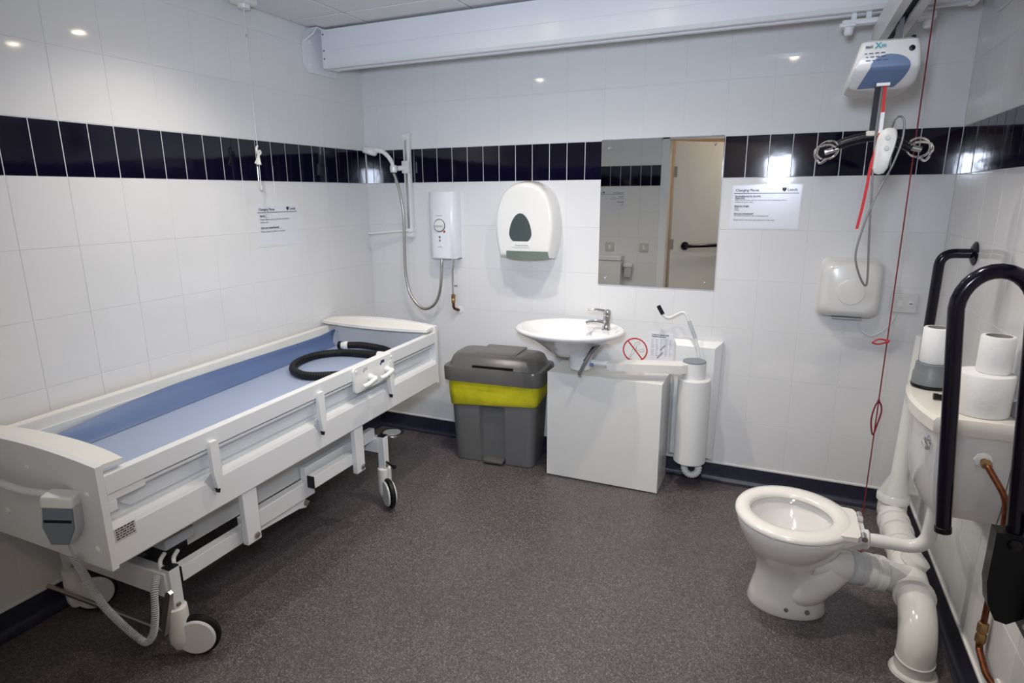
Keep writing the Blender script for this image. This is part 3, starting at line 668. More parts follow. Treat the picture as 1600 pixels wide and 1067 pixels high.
# ------------------------------------------------------------------ pedal bin
def bin_():
    t = thing('pedal_bin', (.965, -.16, 0), 'grey plastic pedal bin with yellow liner bag showing under its lid', 'bin')
    M = Matrix.Translation((.968, -.16, 0)) @ Matrix.Rotation(math.radians(4), 4, 'Z')
    def ring(z, w, d, r, oy=0): return [M @ V(x, y, z) for x, y in rrect(0, oy, w, d, r, 5)]
    # body with a recessed pedal channel in front
    def bring(z, w, d, r, rec):
        pts = rrect(0, 0, w, d, r, 5)            # CCW from right-back; front edge is between third and fourth corner
        i = 18; a = pts[:i]; c = pts[i:]
        x0, x1 = -.065, .075; y = -d / 2
        mid = [(x0 - .012, y), (x0, y + rec), (x1, y + rec), (x1 + .004, y)]
        return [M @ V(px, py, z) for px, py in a + mid + c]
    MB().rings([bring(.004, .475, .235, .035, .030), bring(.02, .480, .24, .04, .030), bring(.335, .510, .262, .045, .022), bring(.350, .511, .263, .045, .001), bring(.46, .520, .270, .045, .001)]).build('bin_body', GRYMD, t, ang=40)
    B(-.055, .068, -.150, -.09, .012, .030, bev=.006, M=M).build('pedal', GRYLID, t)
    rs = []
    for z, g in ((.360, .0), (.366, .010), (.40, .020), (.44, .024), (.48, .022), (.51, .016)):
        P = rrect(0, 0, .518 + g, .270 + g, .05, 8)
        rs.append([M @ V(x * (1 + .006 * math.sin(17 * math.atan2(y, x) + z * 60)), y * (1 + .012 * math.sin(13 * math.atan2(y, x) - z * 45)), z + (.010 * math.sin(5 * math.atan2(y, x)) if z < .37 else 0) + .015 * (x / .25) * (z < .37)) for x, y in P])
    MB().rings(rs, False, False).build('liner_bag', YELLOW, t, ang=60)
    ld = MB().rings([ring(.490, .575, .315, .05), ring(.492, .585, .325, .055), ring(.560, .588, .328, .055), ring(.572, .580, .320, .055), ring(.575, .540, .285, .05), ring(.583, .530, .275, .05), ring(.625, .500, .235, .05), ring(.638, .475, .205, .05), ring(.643, .43, .165, .05)]).build('lid', GRYLID, t, ang=40)
    def flap(u, v):
        x = -.105 + .235 * u; y = -.150 + .255 * v
        z = (.585 + .066 * min(1, v / .22) ** .7)
        return M @ V(x, y + .012, z - .002)
    MB().grid(flap, 3, 10, (0, 0, -.012)).build('lid_flap', GRYLID, ld, ang=40)
    B(-.108, .133, -.146, -.140, .574, .588, M=M).build('flap_gap', BLKPL, ld, smooth=False)
bin_()

# ------------------------------------------------------------------ pipe boxing, basin, lift unit
def boxing():
    t = thing('pipe_boxing', (1.615, -.15, 0), 'plain white laminate box on the floor under the wash basin', 'cabinet')
    B(1.312, 1.918, -.292, -.274, .006, .595, bev=.001, seg=1).build('front_panel', BOXW, t, smooth=False)
    B(1.312, 1.918, -.274, -.036, .579, .595, bev=.001, seg=1).build('top_panel', BOXW, t, smooth=False)
    B(1.902, 1.918, -.274, -.036, .0, .579).build('side_panel', BOXW, t, smooth=False)
    B(1.312, 1.328, -.274, -.036, .0, .579).build('side_panel', BOXW, t, smooth=False)
boxing()
def basin():
    t = thing('wash_basin', (1.455, -.34, .64), 'oval white ceramic wash basin on a swivel arm with lever tap', 'basin')
    c = (1.430, -.292, 0); sy = .82
    prof = [(.02, .700), (.070, .701), (.082, .706), (.105, .722), (.155, .760), (.210, .792), (.255, .811), (.280, .823), (.287, .833), (.284, .843), (.272, .848), (.258, .845), (.240, .837), (.19, .814), (.13, .782), (.07, .755), (.025, .748), (.018, .746)]
    MB().lathe(prof, c, seg=56, sx=1., sy=sy).build('bowl', mat('basin_ceramic', (.80, .79, .79), .07, var=.01, coat=.5), t, ang=70)
    def deckp(u, v):
        a = math.radians(-16 + 78 * v); r = .135 + .125 * u
        return (c[0] + r * math.cos(a), c[1] + sy * r * math.sin(a), .836 + .004 * math.sin(u * PI))
    MB().grid(deckp, 5, 14, (0, 0, -.02)).build('tap_ledge', MATS['basin_ceramic'], t, ang=60)
    hs = MB().lathe([(.052, .640), (.058, .645), (.058, .700), (.066, .716)], (1.500, -.312, 0), seg=28).build('waste_housing', WPLAST, t)
    for x in (1.515, 1.56): MB().lathe([(.011, 0), (.010, .005), (.006, .006)], (x + .008, -.352 + (x - 1.515) * .3, .672), (.35, -1, 0), 14).build('clamp_knob', BLUG, hs)
    # swivel arm to the lift column
    MB().tube([(1.53, -.300, .672), (1.66, -.278, .668)], .016, 12).build('arm_tube', WPLAST, t)
    def arm(x, y, w, h, z): return [V(x, y - w, z), V(x, y - w, z + h), V(x, y + w, z + h), V(x, y + w, z)]
    MB().rings([arm(1.64, -.285, .038, .030, .652), arm(1.66, -.280, .045, .036, .648), arm(1.99, -.185, .050, .044, .640), arm(2.02, -.175, .03, .044, .640)]).build('swivel_arm', CREAM, t, ang=30)
    MB().tube(crom([(1.600, -.30, .805), (1.602, -.335, .782), (1.578, -.40, .745), (1.556, -.425, .70), (1.536, -.43, .655), (1.530, -.43, .640)], 8), .0085, 10).build('flexible_hose', GRYMD, t)
    MB().tube(crom([(1.60, -.29, .80), (1.585, -.36, .775), (1.562, -.40, .725), (1.548, -.395, .705)], 8), .008, 10).build('flexible_hose', BLKPL, t)
    tp = thing('basin_tap', (1.600, -.235, .838), 'chrome single-lever mixer tap on the wash basin rim', 'tap')
    b = V(1.612, -.245, .834)
    d = Vector((-1, -.12, 0)).normalized()
    MB().lathe([(.026, 0), (.026, .006), (.021, .012), (.019, .05), (.020, .075), (.018, .082)], b, (0.05, 0, 1), 24).build('tap_body', CHROME, tp)
    MB().tube([b + V(0, 0, .035), b + d * .045 + V(0, 0, .045), b + d * .085 + V(0, 0, .041), b + d * .102 + V(0, 0, .034)], [.017, .0135, .011, .010], 14).build('spout', CHROME, tp)
    lv = MB().lathe([(.020, .0), (.021, .012), (.017, .026), (.006, .031)], b + V(.004, 0, .080), (.05, 0, 1), 22)
    lv.tube([b + V(.0, 0, .098), b + d * .05 + V(0, 0, .107), b + d * .095 + V(0, 0, .103)], [.011, .0075, .0055], 12).build('tap_lever', CHROME, tp)
basin()
def lift_unit():
    t = thing('basin_lift_unit', (2.05, 0, .12), 'white cylindrical basin lift column on a wall plate with crank', 'lift unit')
    o, i = [(1.925, .775), (2.168, .775), (2.158, .128), (1.925, .128)], [(1.942, .745), (2.135, .745), (2.130, .145), (1.940, .145)]
    MB().rings([[V(x, -.001, z) for x, z in o], [V(x, -.035, z) for x, z in o], [V(x, -.062, z) for x, z in i]]).build('wall_plate', WPAINT, t, smooth=False)
    MB().lathe([(.06, .150), (.076, .152), (.081, .157), (.081, .600), (.078, .605), (.058, .606)], (2.052, -.145, 0), seg=40).build('lift_column', WPLAST, t, ang=25)
    cp = MB().lathe([(.056, .600), (.056, .690)], (2.048, -.150, 0), seg=32).build('column_cap', WPLAST, t)
    MB().lathe([(.057, .690), (.056, .696), (.01, .697)], (2.048, -.150, 0), seg=32).build('cap_lid', mat('cap_grey', (.22, .24, .27), .45), cp)
    ck = MB().tube(fillet([(2.062, -.09, .70), (2.050, -.09, .765), (2.010, -.09, .865), (1.975, -.09, .935), (1.895, -.09, .888), (1.866, -.09, .912)], .025), .0065, 10).build('crank_handle', WPLAST, t)
    MB().tube([(2.036, -.09, .80), (2.000, -.09, .885)], .0095, 10).build('crank_joint', GRYLT, ck)
    MB().cyl((1.868, -.09, .910), (1.843, -.09, .953), .0105, seg=12).build('crank_grip', BLKPL, ck)
    N = 60; path = [(2.062 + .034 * math.sin(a) * 1.0, -.145, .115 + .040 * math.cos(a)) for a in [math.radians(-115 - 230 * k / N * 1.0 + 0) for k in range(N + 1)]]
    path = [(2.065 + .036 * math.cos(a), -.14, .112 + .040 * math.sin(a)) for a in [math.radians(150 + 240 * k / N) for k in range(N + 1)]]
    MB().tube(path, [.0185 if (k // 2) % 2 else .0155 for k in range(N + 1)], 12).build('corrugated_waste', WPLAST, t, ang=60)
lift_unit()

# ------------------------------------------------------------------ hand dryer, spur, cords
def dryer():
    t = thing('hand_dryer', (2.70, 0, .945), 'white square hand dryer on the back wall', 'hand dryer')
    def ring(y, w, h, r, dz=0): return [V(x, y, z) for x, z in rrect(2.703, 1.083 + dz, w, h, r, 5)]
    MB().rings([ring(-.001, .262, .270, .035), ring(-.030, .266, .274, .04), ring(-.036, .252, .262, .04), ring(-.075, .246, .254, .045), ring(-.105, .222, .224, .05, .004), ring(-.112, .185, .19, .05, .006)]).build('dryer_case', mat('dryer_white', (.76, .75, .72), .22, var=.01), t, ang=50)
    MB().lathe([(.058, 0), (.056, .006), (.05, .007)], (2.703, -.110, 1.075), (0, -1, 0), 32).build('front_boss', MATS['dryer_white'], t)
    B(2.64, 2.766, -.075, -.03, .9435, .951, bev=.002).build('air_outlet', GRYLT, t)
    MB().tube(crom([(2.752, -.012, .955), (2.768, -.010, .90), (2.808, -.008, .862), (2.852, -.008, .880), (2.892, -.008, .930), (2.905, -.008, .975)], 8), .0045, 8).build('power_lead', WPLAST, t)
    s = thing('fused_spur', (2.93, 0, .98), 'white fused spur switch plate near the right corner', 'switch')
    B(2.878, 2.984, -.012, -.001, .978, 1.066, bev=.004).build('face_plate', mat('plate_cream', (.70, .69, .67), .3), s)
    B(2.903, 2.925, -.016, -.011, 1.006, 1.036, bev=.002).build('rocker', WPLAST, s)
    B(2.947, 2.968, -.014, -.011, 1.010, 1.034, bev=.001).build('fuse_holder', WPLAST, s)
    B(2.952, 2.963, -.0146, -.0138, 1.020, 1.024).build('fuse_slot', INK, s, smooth=False)
dryer()
def pull_cords():
    t = thing('pull_cord', (.085, -.93, 1.53), 'white ceiling pull cord with knot hanging by the left wall', 'pull cord')
    x, y = .085, -.945
    MB().box(x - .045, x + .045, y - .045, y + .045, CEIL - .030, CEIL - .001, bev=.012, seg=3).lathe([(.03, CEIL - .028), (.026, CEIL - .045), (.008, CEIL - .048)], (x, y, 0)).build('ceiling_switch', CREAM, t)
    MB().tube([(x, y, CEIL - .045), (x, y, 2.22)], .0022, 6).tube([(x, y, 2.22), (x, y - .002, 1.56)], .0018, 6).build('cord', WPLAST, t)
    MB().lathe([(.004, .008), (.005, 0), (.004, -.008)], (x, y, 2.225), seg=10).build('cord_joint', GRYLT, t)
    MB().tube(crom([(x, y, 1.745), (x + .004, y - .012, 1.735), (x + .004, y - .012, 1.715), (x, y, 1.705), (x, y + .014, 1.712), (x, y + .012, 1.724), (x, y, 1.716), (x + .002, y - .008, 1.69), (x, y - .024, 1.665)], 6), .0045, 8).tube([(x, y, 1.71), (x + .003, y - .006, 1.66)], [.004, .012], 8).build('cord_knot', CREAM, t)
    MB().lathe([(.003, .012), (.006, .006), (.0085, -.004), (.006, -.010)], (x, y - .002, 1.552), seg=12).build('cord_toggle', mat('pinkish_plastic', (.72, .58, .52), .4), t)
    r = thing('emergency_cord', (2.797, -.60, .05), 'long red emergency pull cord with loop handles hanging behind the toilet', 'pull cord')
    x, y = 2.797, -.60
    MB().lathe([(.035, CEIL - .001), (.035, CEIL - .02), (.02, CEIL - .03)], (x, y, 0)).build('ceiling_switch', WPLAST, r)
    MB().tube([(x, y, CEIL - .02), (x, y, 1.5), (x, y, .06)], .0023, 6).build('cord', REDC, r)
    MB().tube(crom([(x - .002, y, .968), (x - .03, y - .015, .972), (x - .05, y - .02, .960), (x - .03, y - .01, .953), (x, y, .960), (x + .006, y, .966)], 6, True), .0032, 6).lathe([(.002, .01), (.007, 0), (.002, -.01)], (x, y, .962), seg=8).build('loop_handle', RED, r)
    MB().tube(crom([(x + .002, y, .722), (x + .014, y, .69), (x + .006, y, .63), (x - .004, y, .585), (x - .016, y, .64), (x - .010, y, .70)], 6, True), .0030, 6).lathe([(.002, .01), (.006, 0), (.002, -.01)], (x, y, .725), seg=8).build('loop_handle', REDC, r)
    MB().tube(crom([(x, y, .08), (x + .02, y, .06), (x + .01, y, .035), (x - .025, y, .03), (x - .02, y, .055)], 6, True), .004, 6).build('loop_handle', RED, r)
pull_cords()

# ------------------------------------------------------------------ ceiling hoist
def hoist():
    t = thing('hoist_gantry_beam', (1.5, -.35, 2.18), 'long white hoist track beam across the room under the ceiling', 'beam')
    y0, y1 = -.40, -.29
    pr = [(y0, 2.195), (y0, 2.262), (y0 + .003, 2.264), (y0 + .003, 2.268), (y0, 2.270), (y0, 2.368), (y1, 2.368), (y1, 2.195), (y1 - .012, 2.180), (y1 - .035, 2.180), (y1 - .040, 2.192), (y0 + .040, 2.192), (y0 + .035, 2.180), (y0 + .012, 2.180)]
    MB().prism(pr, lambda y, z: V(.075, y, z), lambda y, z: V(2.955, y, z)).build('track_profile', HBEAM, t, ang=25)
    e = MB().prism([(y0 - .003, 2.178), (y0 - .003, 2.37), (y1 + .003, 2.37), (y1 + .003, 2.178)], lambda y, z: V(.060, y, z), lambda y, z: V(.082, y, z)).build('end_cap', HBEAM, t, smooth=False)
    for z in (2.225, 2.265, 2.345): MB().lathe([(.005, 0), (.004, .002)], (.071, y0 - .003, z), (0, -1, 0), 10).build('cap_screw', GRYMD, e)
    MB().prism([(y0 - .003, 2.178), (y0 - .003, 2.37), (y1 + .003, 2.37), (y1 + .003, 2.178)], lambda y, z: V(2.948, y, z), lambda y, z: V(2.970, y, z)).build('end_cap', HBEAM, t, smooth=False)
    for s, xw in ((1, 0.0), (-1, RW)):
        pl = [(-.495, 2.30), (-.445, 2.372), (-.26, 2.372), (-.22, 2.30), (-.22, 2.20), (-.25, 2.155), (-.46, 2.155), (-.495, 2.20)]
        bk = MB().prism(pl, lambda y, z: V(xw + s * .002, y, z), lambda y, z: V(xw + s * .012, y, z)).build('wall_bracket', HBEAM, t, smooth=False)
        MB().rings([[V(xw + s * .012, y, z) for y, z in ((-.495, 2.30), (-.445, 2.372), (-.437, 2.368), (-.487, 2.297))], [V(xw + s * .062, y, z) for y, z in ((-.470, 2.34), (-.445, 2.372), (-.437, 2.368), (-.462, 2.336))]]).box(min(xw + s * .012, xw + s * .07), max(xw + s * .012, xw + s * .07), -.445, -.26, 2.366, 2.374).build('bracket_rib', HBEAM, bk, smooth=False)
        for y, z in ((-.445, 2.305), (-.455, 2.19)):
            MB().lathe([(.013, 0), (.013, .006), (.008, .010)], (xw + s * .012, y, z), (s, 0, 0), 12).build('bracket_bolt', HBEAM, bk)
    # trolley carriers under the beam and the travelling rail
    r = thing('hoist_travel_rail', (2.69, -1.5, 2.06), 'white travelling hoist rail running toward the doorway with dark slot', 'rail')
    xr, h0 = 2.690, 2.045
    pp = [(-.038, 0), (-.012, 0), (-.012, .012), (-.030, .018), (-.030, .070), (.030, .070), (.030, .018), (.012, .012), (.012, 0), (.038, 0), (.040, .09), (-.040, .09)]
    MB().prism(pp, lambda x, z: V(xr + x, -.26, h0 + z), lambda x, z: V(xr + x, -2.85, h0 + z)).build('rail_profile', mat('rail_grey_white', (.70, .70, .70), .35), r, smooth=False)
    MB().box(xr - .0295, xr + .0295, -2.84, -.27, h0 + .017, h0 + .069).build('rail_slot', BLACK, r, smooth=False)
    cr = B(2.535, 2.845, -.372, -.330, 2.138, 2.158, bev=.006).build('carrier_bar', HBEAM, r)
    for x in (2.575, 2.625, 2.755, 2.805): B(x - .009, x + .009, -.362, -.338, 2.150, 2.188).build('carrier_hanger', HBEAM, cr, smooth=False)
    for x in (2.562, 2.822): MB().lathe([(.010, .0), (.016, .006), (.016, .03), (.013, .036)], (x, -.352, 2.104), (0, 0, 1), 14).box(x - .035, x + .022, -.375, -.33, 2.132, 2.146, bev=.004).build('carrier_bolt', HBEAM, cr)
    # motor unit
    u = thing('hoist_motor', (2.645, -.75, 1.85), 'white hoist motor unit with slate-blue panel hanging from the rail', 'hoist')
    cx, yf = 2.650, -.885
    LV = [(1.838, .030, -.805, .060, .062), (1.842, .080, -.822, .076, .072), (1.852, .099, -.842, .090, .062), (1.872, .101, -.868, .092, .03), (1.886, .098, -.886, .091, .016), (1.894, .096, -.8925, .090, .014),
          (1.930, .087, -.892, .087, .014), (1.955, .082, -.890, .083, .014), (1.970, .077, -.885, .078, .014), (1.977, .066, -.872, .068, .014)]
    def at(z):
        for a, b in zip(LV, LV[1:]):
            if z <= b[0]: q = max(0, (z - a[0]) / (b[0] - a[0])); return [m + (n - m) * q for m, n in zip(a, b)]
        return LV[-1]
    def lev(z):
        _, l, y, r, rr = at(z); yb = -.62 + (z > 1.97) * -.01; P = []
        for sx, wx, yy, a0 in ((1, r, yb, 0), (-1, l, yb, 90), (-1, l, y, 180), (1, r, y, 270)):
            q = min(rr, .024)
            for k in range(6):
                a = math.radians(a0 + 18 * k); P.append(V(cx + sx * (wx - q) + q * math.cos(a), yy + (-q if yy == yb else q) + q * math.sin(a), z))
        return P
    MB().rings([lev(l[0]) for l in LV]).build('motor_case', mat('hoist_white', (.74, .73, .72), .28, var=.015), u, ang=40)
    def pan(uu, v):
        z = 1.842 + .088 * v
        if z > 1.893:
            w = math.sqrt(max(0, 1 - ((z - 1.893) / .0372) ** 2)); l, r = -.046 * w, .062 * w
        else:
            q = (1.893 - z) / .051; l, r = -.046 - .026 * q, .062 - .030 * q * q
        return (cx + l + (r - l) * uu, at(z)[2] - .0015, z)
    MB().grid(pan, 12, 24, (0, .004, 0)).build('colour_panel', BLUG, u, ang=60)
    lx = cx - .066
    m = MB().text('easi', (lx, yf - .0035 - .0052, 1.951), (1, 0, 0), (0, 0, 1), .0135, off=.0004)
    for k in range(3):
        x = lx + .0 + random.uniform(0, .006)
        while x < lx + .058:
            w = random.uniform(.006, .014); m.box(x, x + w, yf - .0035 - .0056, yf - .0035 - .0042, 1.934 - .0105 * k, 1.9365 - .0105 * k); x += w + .005
    m.build('case_print', INKB, u, smooth=False, flip_fix=False)
    MB().text('X', (lx + .026, yf - .0035 - .0054, 1.949), (1, 0, 0), (0, 0, 1), .024, off=.0006).text('lift', (lx + .043, yf - .0035 - .0052, 1.951), (1, 0, 0), (0, 0, 1), .0135, off=.0004).build('logo_letter', TEAL, u, smooth=False, flip_fix=False)
    MB().lathe([(.0085, 0), (.0085, .004), (.006, .005)], (cx + .060, yf - .004, 1.942), (0, -1, 0), 16).build('sensor_eye', BLKPL, u)
    B(cx + .06, cx + .07, yf + .02, yf + .05, 1.976, 1.984).build('release_button', BLKPL, u, smooth=False)
    MB().box(xr - .008, xr + .004, -.78, -.70, 1.97, 2.06).build('rail_hanger', GRYMD, u, smooth=False)
    B(2.630, 2.668, -.862, -.838, 1.842, 1.852, bev=.002).build('strap_guide', WPLAST, u)
    # straps
    MB().prism([(2.628, 1.85), (2.651, 1.85), (2.649, 1.690), (2.626, 1.690)], lambda x, z: V(x, -.846, z), lambda x, z: V(x, -.843, z)).build('lifting_strap', BLKPL, u, smooth=False)
    rp = crom([(2.655, -.855, 1.85), (2.656, -.858, 1.80), (2.657, -.862, 1.745), (2.652, -.868, 1.66), (2.642, -.868, 1.60), (2.638, -.866, 1.53), (2.632, -.865, 1.46), (2.624, -.865, 1.395)], 6)
    q = [(-.0045, -.001), (-.0045, .001), (.0045, .001), (.0045, -.001)]
    m = MB(); rs = [[p + V(-.0045, 0, 0), p + V(.0045, 0, 0), p + V(.0045, .002, 0), p + V(-.0045, .002, 0)] for p in rp]
    m.rings(rs).build('emergency_strap', REDS, u, smooth=False)
    MB().box(2.6515, 2.6625, -.8655, -.8615, 1.695, 1.762).build('strap_tag', PAPER, u, smooth=False)
    # spreader bar
    s = thing('spreader_bar', (2.645, -.84, 1.66), 'black hoist spreader bar with wire hooks at both ends', 'spreader bar')
    MB().tube(crom([(2.525, -.84, 1.660), (2.560, -.84, 1.675), (2.610, -.84, 1.688), (2.650, -.84, 1.690), (2.700, -.84, 1.676), (2.752, -.84, 1.650)], 6), [.013] * 4 + [.0155] * 23 + [.013] * 4, 12).build('bar', BLKPL, s)
    B(2.618, 2.662, -.858, -.828, 1.692, 1.708, bev=.003).build('strap_clip', mat('cream_plastic', (.55, .52, .45), .5), s)
    for cx2, sgn in ((2.512, -1), (2.772, 1)):
        a = [(cx2 + .032 * math.cos(w), -.84 - .02 * math.sin(w), 1.652 + .028 * math.sin(w) + sgn * -.004 * math.cos(w)) for w in [2 * PI * k / 24 for k in range(24)]]
        MB().tube(a, .0038, 8, closed=True).build('hook', CHROME, s)
        a = crom([(cx2 - sgn * .03, -.84, 1.655), (cx2 - sgn * .005, -.86, 1.668), (cx2 + sgn * .030, -.85, 1.662), (cx2 + sgn * .038, -.84, 1.640), (cx2 + sgn * .022, -.845, 1.612), (cx2 + sgn * .004, -.85, 1.620)], 6)
        MB().tube(a, .0042, 8).build('hook', CHROME, s)
        MB().cyl((cx2 - sgn * .03, -.84, 1.657), (cx2 + sgn * .008, -.84, 1.645), .009, seg=12).build('hook_ferrule', STEEL, s)
    # handset
    k = thing('hoist_handset', (2.672, -.875, 1.57), 'white oblong hoist handset hanging on a grey cable', 'handset')
    hp = [(0, .0), (.013, .004), (.021, .02), (.023, .05), (.027, .085), (.027, .115), (.021, .134), (.010, .141), (0, .142)]
    pts = [(x, z) for x, z in hp] + [(-x, z) for x, z in hp[::-1][1:-1]]
    def hr(y, sc): return [V(2.672 + (x * sc) + .10 * (z - .07), y, 1.570 + .071 + (z - .071) * sc) for x, z in pts]
    MB().rings([hr(-.868, .9), hr(-.874, 1.), hr(-.890, 1.), hr(-.897, .86)]).build('handset_case', mat('handset_white', (.62, .62, .60), .4), k, ang=50)
    for z in (1.682, 1.650): MB().lathe([(.008, 0), (.007, .002)], (2.676, -.897, z), (0, -1, 0), 14).build('button', GRYLT, k)
    MB().cyl((2.680, -.882, 1.708), (2.688, -.882, 1.732), .007, .005, 10).build('strain_relief', GRYMD, k)
    MB().tube(crom([(2.686, -.882, 1.728), (2.694, -.882, 1.742), (2.708, -.88, 1.745), (2.718, -.88, 1.725), (2.718, -.88, 1.67), (2.702, -.875, 1.60), (2.682, -.87, 1.545), (2.658, -.868, 1.47), (2.640, -.866, 1.39), (2.630, -.866, 1.31), (2.645, -.866, 1.25), (2.668, -.866, 1.208), (2.674, -.866, 1.23), (2.664, -.866, 1.36), (2.657, -.866, 1.46), (2.650, -.866, 1.58), (2.645, -.862, 1.70), (2.648, -.85, 1.85)], 8), .0035, 8).build('control_cable', GRYMD, k)
hoist()

# ------------------------------------------------------------------ toilet
def toilet():
    t = thing('toilet_pan', (2.53, -.98, 0), 'white ceramic toilet pan with open ring seat and visible trap', 'toilet')
    # egg-shaped sections: long axis along X, pointed-round front at -X
    def egg(cx, cy, l0, l1, w, z, n=40, tiltx=0.):
        o = []
        for k in range(n):
            a = 2 * PI * k / n; c_, s_ = math.cos(a), math.sin(a)
            o.append(V(cx + (l1 * c_ if c_ > 0 else l0 * c_), cy + w * s_ * (1 - .06 * max(0, c_) ** 2), z + tiltx * c_))
        return o
    YB, YR = -.965, -1.02
    secs = [(2.520, YB, .125, .145, .100, .000), (2.520, YB, .128, .147, .104, .012), (2.520, YB, .120, .138, .097, .050), (2.515, YB - .005, .100, .105, .080, .12), (2.515, YB - .015, .100, .110, .088, .18),
            (2.515, YB - .03, .125, .130, .115, .235), (2.515, YR + .01, .158, .165, .162, .295), (2.515, YR + .01, .178, .190, .186, .345), (2.515, YR + .01, .184, .198, .194, .372), (2.515, YR + .01, .182, .196, .192, .380)]
    inner = [(2.515, YR + .01, .150, .160, .150, .380), (2.515, YR + .01, .140, .150, .140, .36), (2.525, YR, .115, .125, .10, .30), (2.540, YR + .01, .07, .09, .065, .235), (2.55, YR + .01, .03, .04, .03, .225)]
    MB().rings([egg(*s) for s in secs] + [egg(*s) for s in inner]).build('pan', CERAM, t, ang=60)
    # rear flush inlet and outlet horn
    MB().tube(crom([(2.60, YR + .01, .23), (2.665, YR + .02, .225), (2.715, YR + .04, .215), (2.735, YR + .045, .21)], 6), [.055] * 6 + [.052] * 13, 20).build('outlet_horn', CERAM, t)
    MB().tube(crom([(2.55, YB - .05, .075), (2.60, YB - .055, .10), (2.645, YB - .06, .165), (2.68, YR + .0, .215)], 6), [.040, .040, .042, .042, .044, .044, .046, .046, .048, .048, .048, .05, .05, .05, .05, .05, .05, .05, .05], 18).build('trap_bend', CERAM, t)
    MB().rings([[V(x, y, z) for x, y, z in ((2.66, YR - .085, .335), (2.735, YR - .05, .335), (2.735, YR + .05, .335), (2.66, YR + .085, .335))], [V(x, y, z) for x, y, z in ((2.66, YR - .10, .380), (2.748, YR - .07, .380), (2.748, YR + .07, .380), (2.66, YR + .10, .380))]]).build('rear_ledge', CERAM, t, smooth=False)
    for x, y in ((2.53, YB - .1015), (2.60, YB - .088)): MB().lathe([(.009, 0), (.007, .004), (.003, .005)], (x, y + .004, .035), (0, -1, .3), 12).build('floor_screw', GRYMD, t)
    s = MB(); N = 48; rs = []
    o = egg(2.515, YR + .012, .190, .204, .204, 0, N); i = egg(2.508, YR + .012, .130, .142, .128, 0, N)
    for k in range(N):
        a, b = o[k], i[k]
        def L(u, z): return a * (1 - u) + b * u + V(0, 0, z)
        rs.append([L(0.0, .388), L(.0, .396), L(.10, .404), L(.45, .409), L(.85, .405), L(1., .397), L(1.0, .388)])
    seat = s.rings(rs, closed=True).build('seat_ring', SEATM, t, ang=60)
    sk = MB().prism([(2.665, YR - .11), (2.715, YR - .105), (2.725, YR - .085), (2.725, YR + .085), (2.715, YR + .105), (2.665, YR + .11)], lambda x, y: V(x, y, .389), lambda x, y: V(x, y, .406)).build('seat_rear', SEATM, seat, ang=30)
    for y in (YR - .075, YR + .075):
        hg = MB().cyl((2.736, y - .018, .398), (2.736, y + .018, .398), .0095, seg=14).build('hinge', CHROME, seat)
        MB().box(2.724, 2.748, y - .011, y + .011, .379, .396, bev=.003).build('hinge_foot', WPLAST, hg)
    for y in (YR - .165, YR + .165): MB().lathe([(.012, .379), (.011, .388)], (2.46, y, 0), seg=12).build('seat_buffer', WPLAST, seat)
    # plumbing
    f = thing('flush_pipe', (2.85, -1.03, .37), 'white flush pipe between toilet pan and cistern', 'pipe')
    MB().tube(fillet([(2.735, -1.02, .352), (2.80, -1.02, .356), (2.925, -1.03, .362), (2.935, -1.03, .56)], .06, 8), .0225, 18).build('pipe_bend', PIPEW, f)
    MB().lathe([(.032, 0), (.034, .006), (.034, .03), (.026, .036)], (2.728, -1.02, .352), (1, 0, 0.02), 20).build('pan_cone', WPLAST, f)
    p = thing('soil_pipe', (2.91, -.8, 0), 'thick white soil pipe with branch and bend by the right wall', 'pipe')
    xs, zs = 2.932, .165
    MB().tube([(xs + .005, -.36, zs), (xs, -.62, zs), (xs - .01, -1.0, zs)], .055, 26).build('pipe_run', PIPEW, p)
    for y in (-.47, -.55, -.66, -.775): MB().lathe([(.056, -.014), (.061, -.012), (.061, .012), (.056, .014)], (xs, y, zs), (0, 1, 0), 26).build('pipe_collar', PIPEW, p)
    MB().tube(crom([(2.80, -.965, .205), (2.84, -.952, .195), (2.885, -.93, .175), (2.925, -.90, .165)], 6), .0535, 24).build('branch_arm', PIPEW, p)
    dd = Vector((1, .28, -.2)).normalized()
    MB().lathe([(.054, -.034), (.062, -.030), (.062, -.010), (.0575, -.006), (.0575, .004), (.063, .008), (.063, .030), (.055, .036)], (2.795, -.968, .205), dd, 26).build('branch_socket', PIPEW, p)
    MB().lathe([(.050, -.060), (.058, -.055), (.060, -.050), (.060, -.036), (.056, -.032), (.056, -.014), (.050, -.010)], (2.775, -.974, .209), dd, 26).build('pan_connector', mat('grey_pvc', (.62, .63, .64), .25), p)
    MB().lathe([(.056, -.012), (.0645, -.010), (.0645, .012), (.056, .014)], (xs - .011, -1.005, zs), (0, 1, 0), 26).build('bend_collar', PIPEW, p)
    MB().tube(crom([(xs - .010, -.99, zs), (xs - .012, -1.06, .160), (xs - .016, -1.12, .140), (xs - .019, -1.16, .095), (xs - .021, -1.175, .04), (xs - .021, -1.178, .0)], 8), .0555, 26).build('floor_bend', PIPEW, p)
    MB().lathe([(.0565, .03), (.0575, .028), (.0575, .024), (.0565, .022)], (xs - .021, -1.173, .025), (0, -.15, 1), 26).build('pipe_collar', PIPEW, p)
    MB().lathe([(.056, .012), (.066, .008), (.070, .0)], (xs - .021, -1.178, 0), seg=28).build('floor_flange', PIPEW, p)
    MB().tube([(xs + .005, -.37, .165), (xs + .004, -.37, .26), (xs + .012, -.37, .34), (xs + .018, -.37, .95)], [.056, .056, .030, .022], 20).build('vent_stack', PIPEW, p)
    MB().lathe([(.056, .215), (.063, .220), (.063, .245), (.050, .262), (.036, .285)], (xs + .004, -.37, 0), seg=26).build('stack_socket', PIPEW, p)
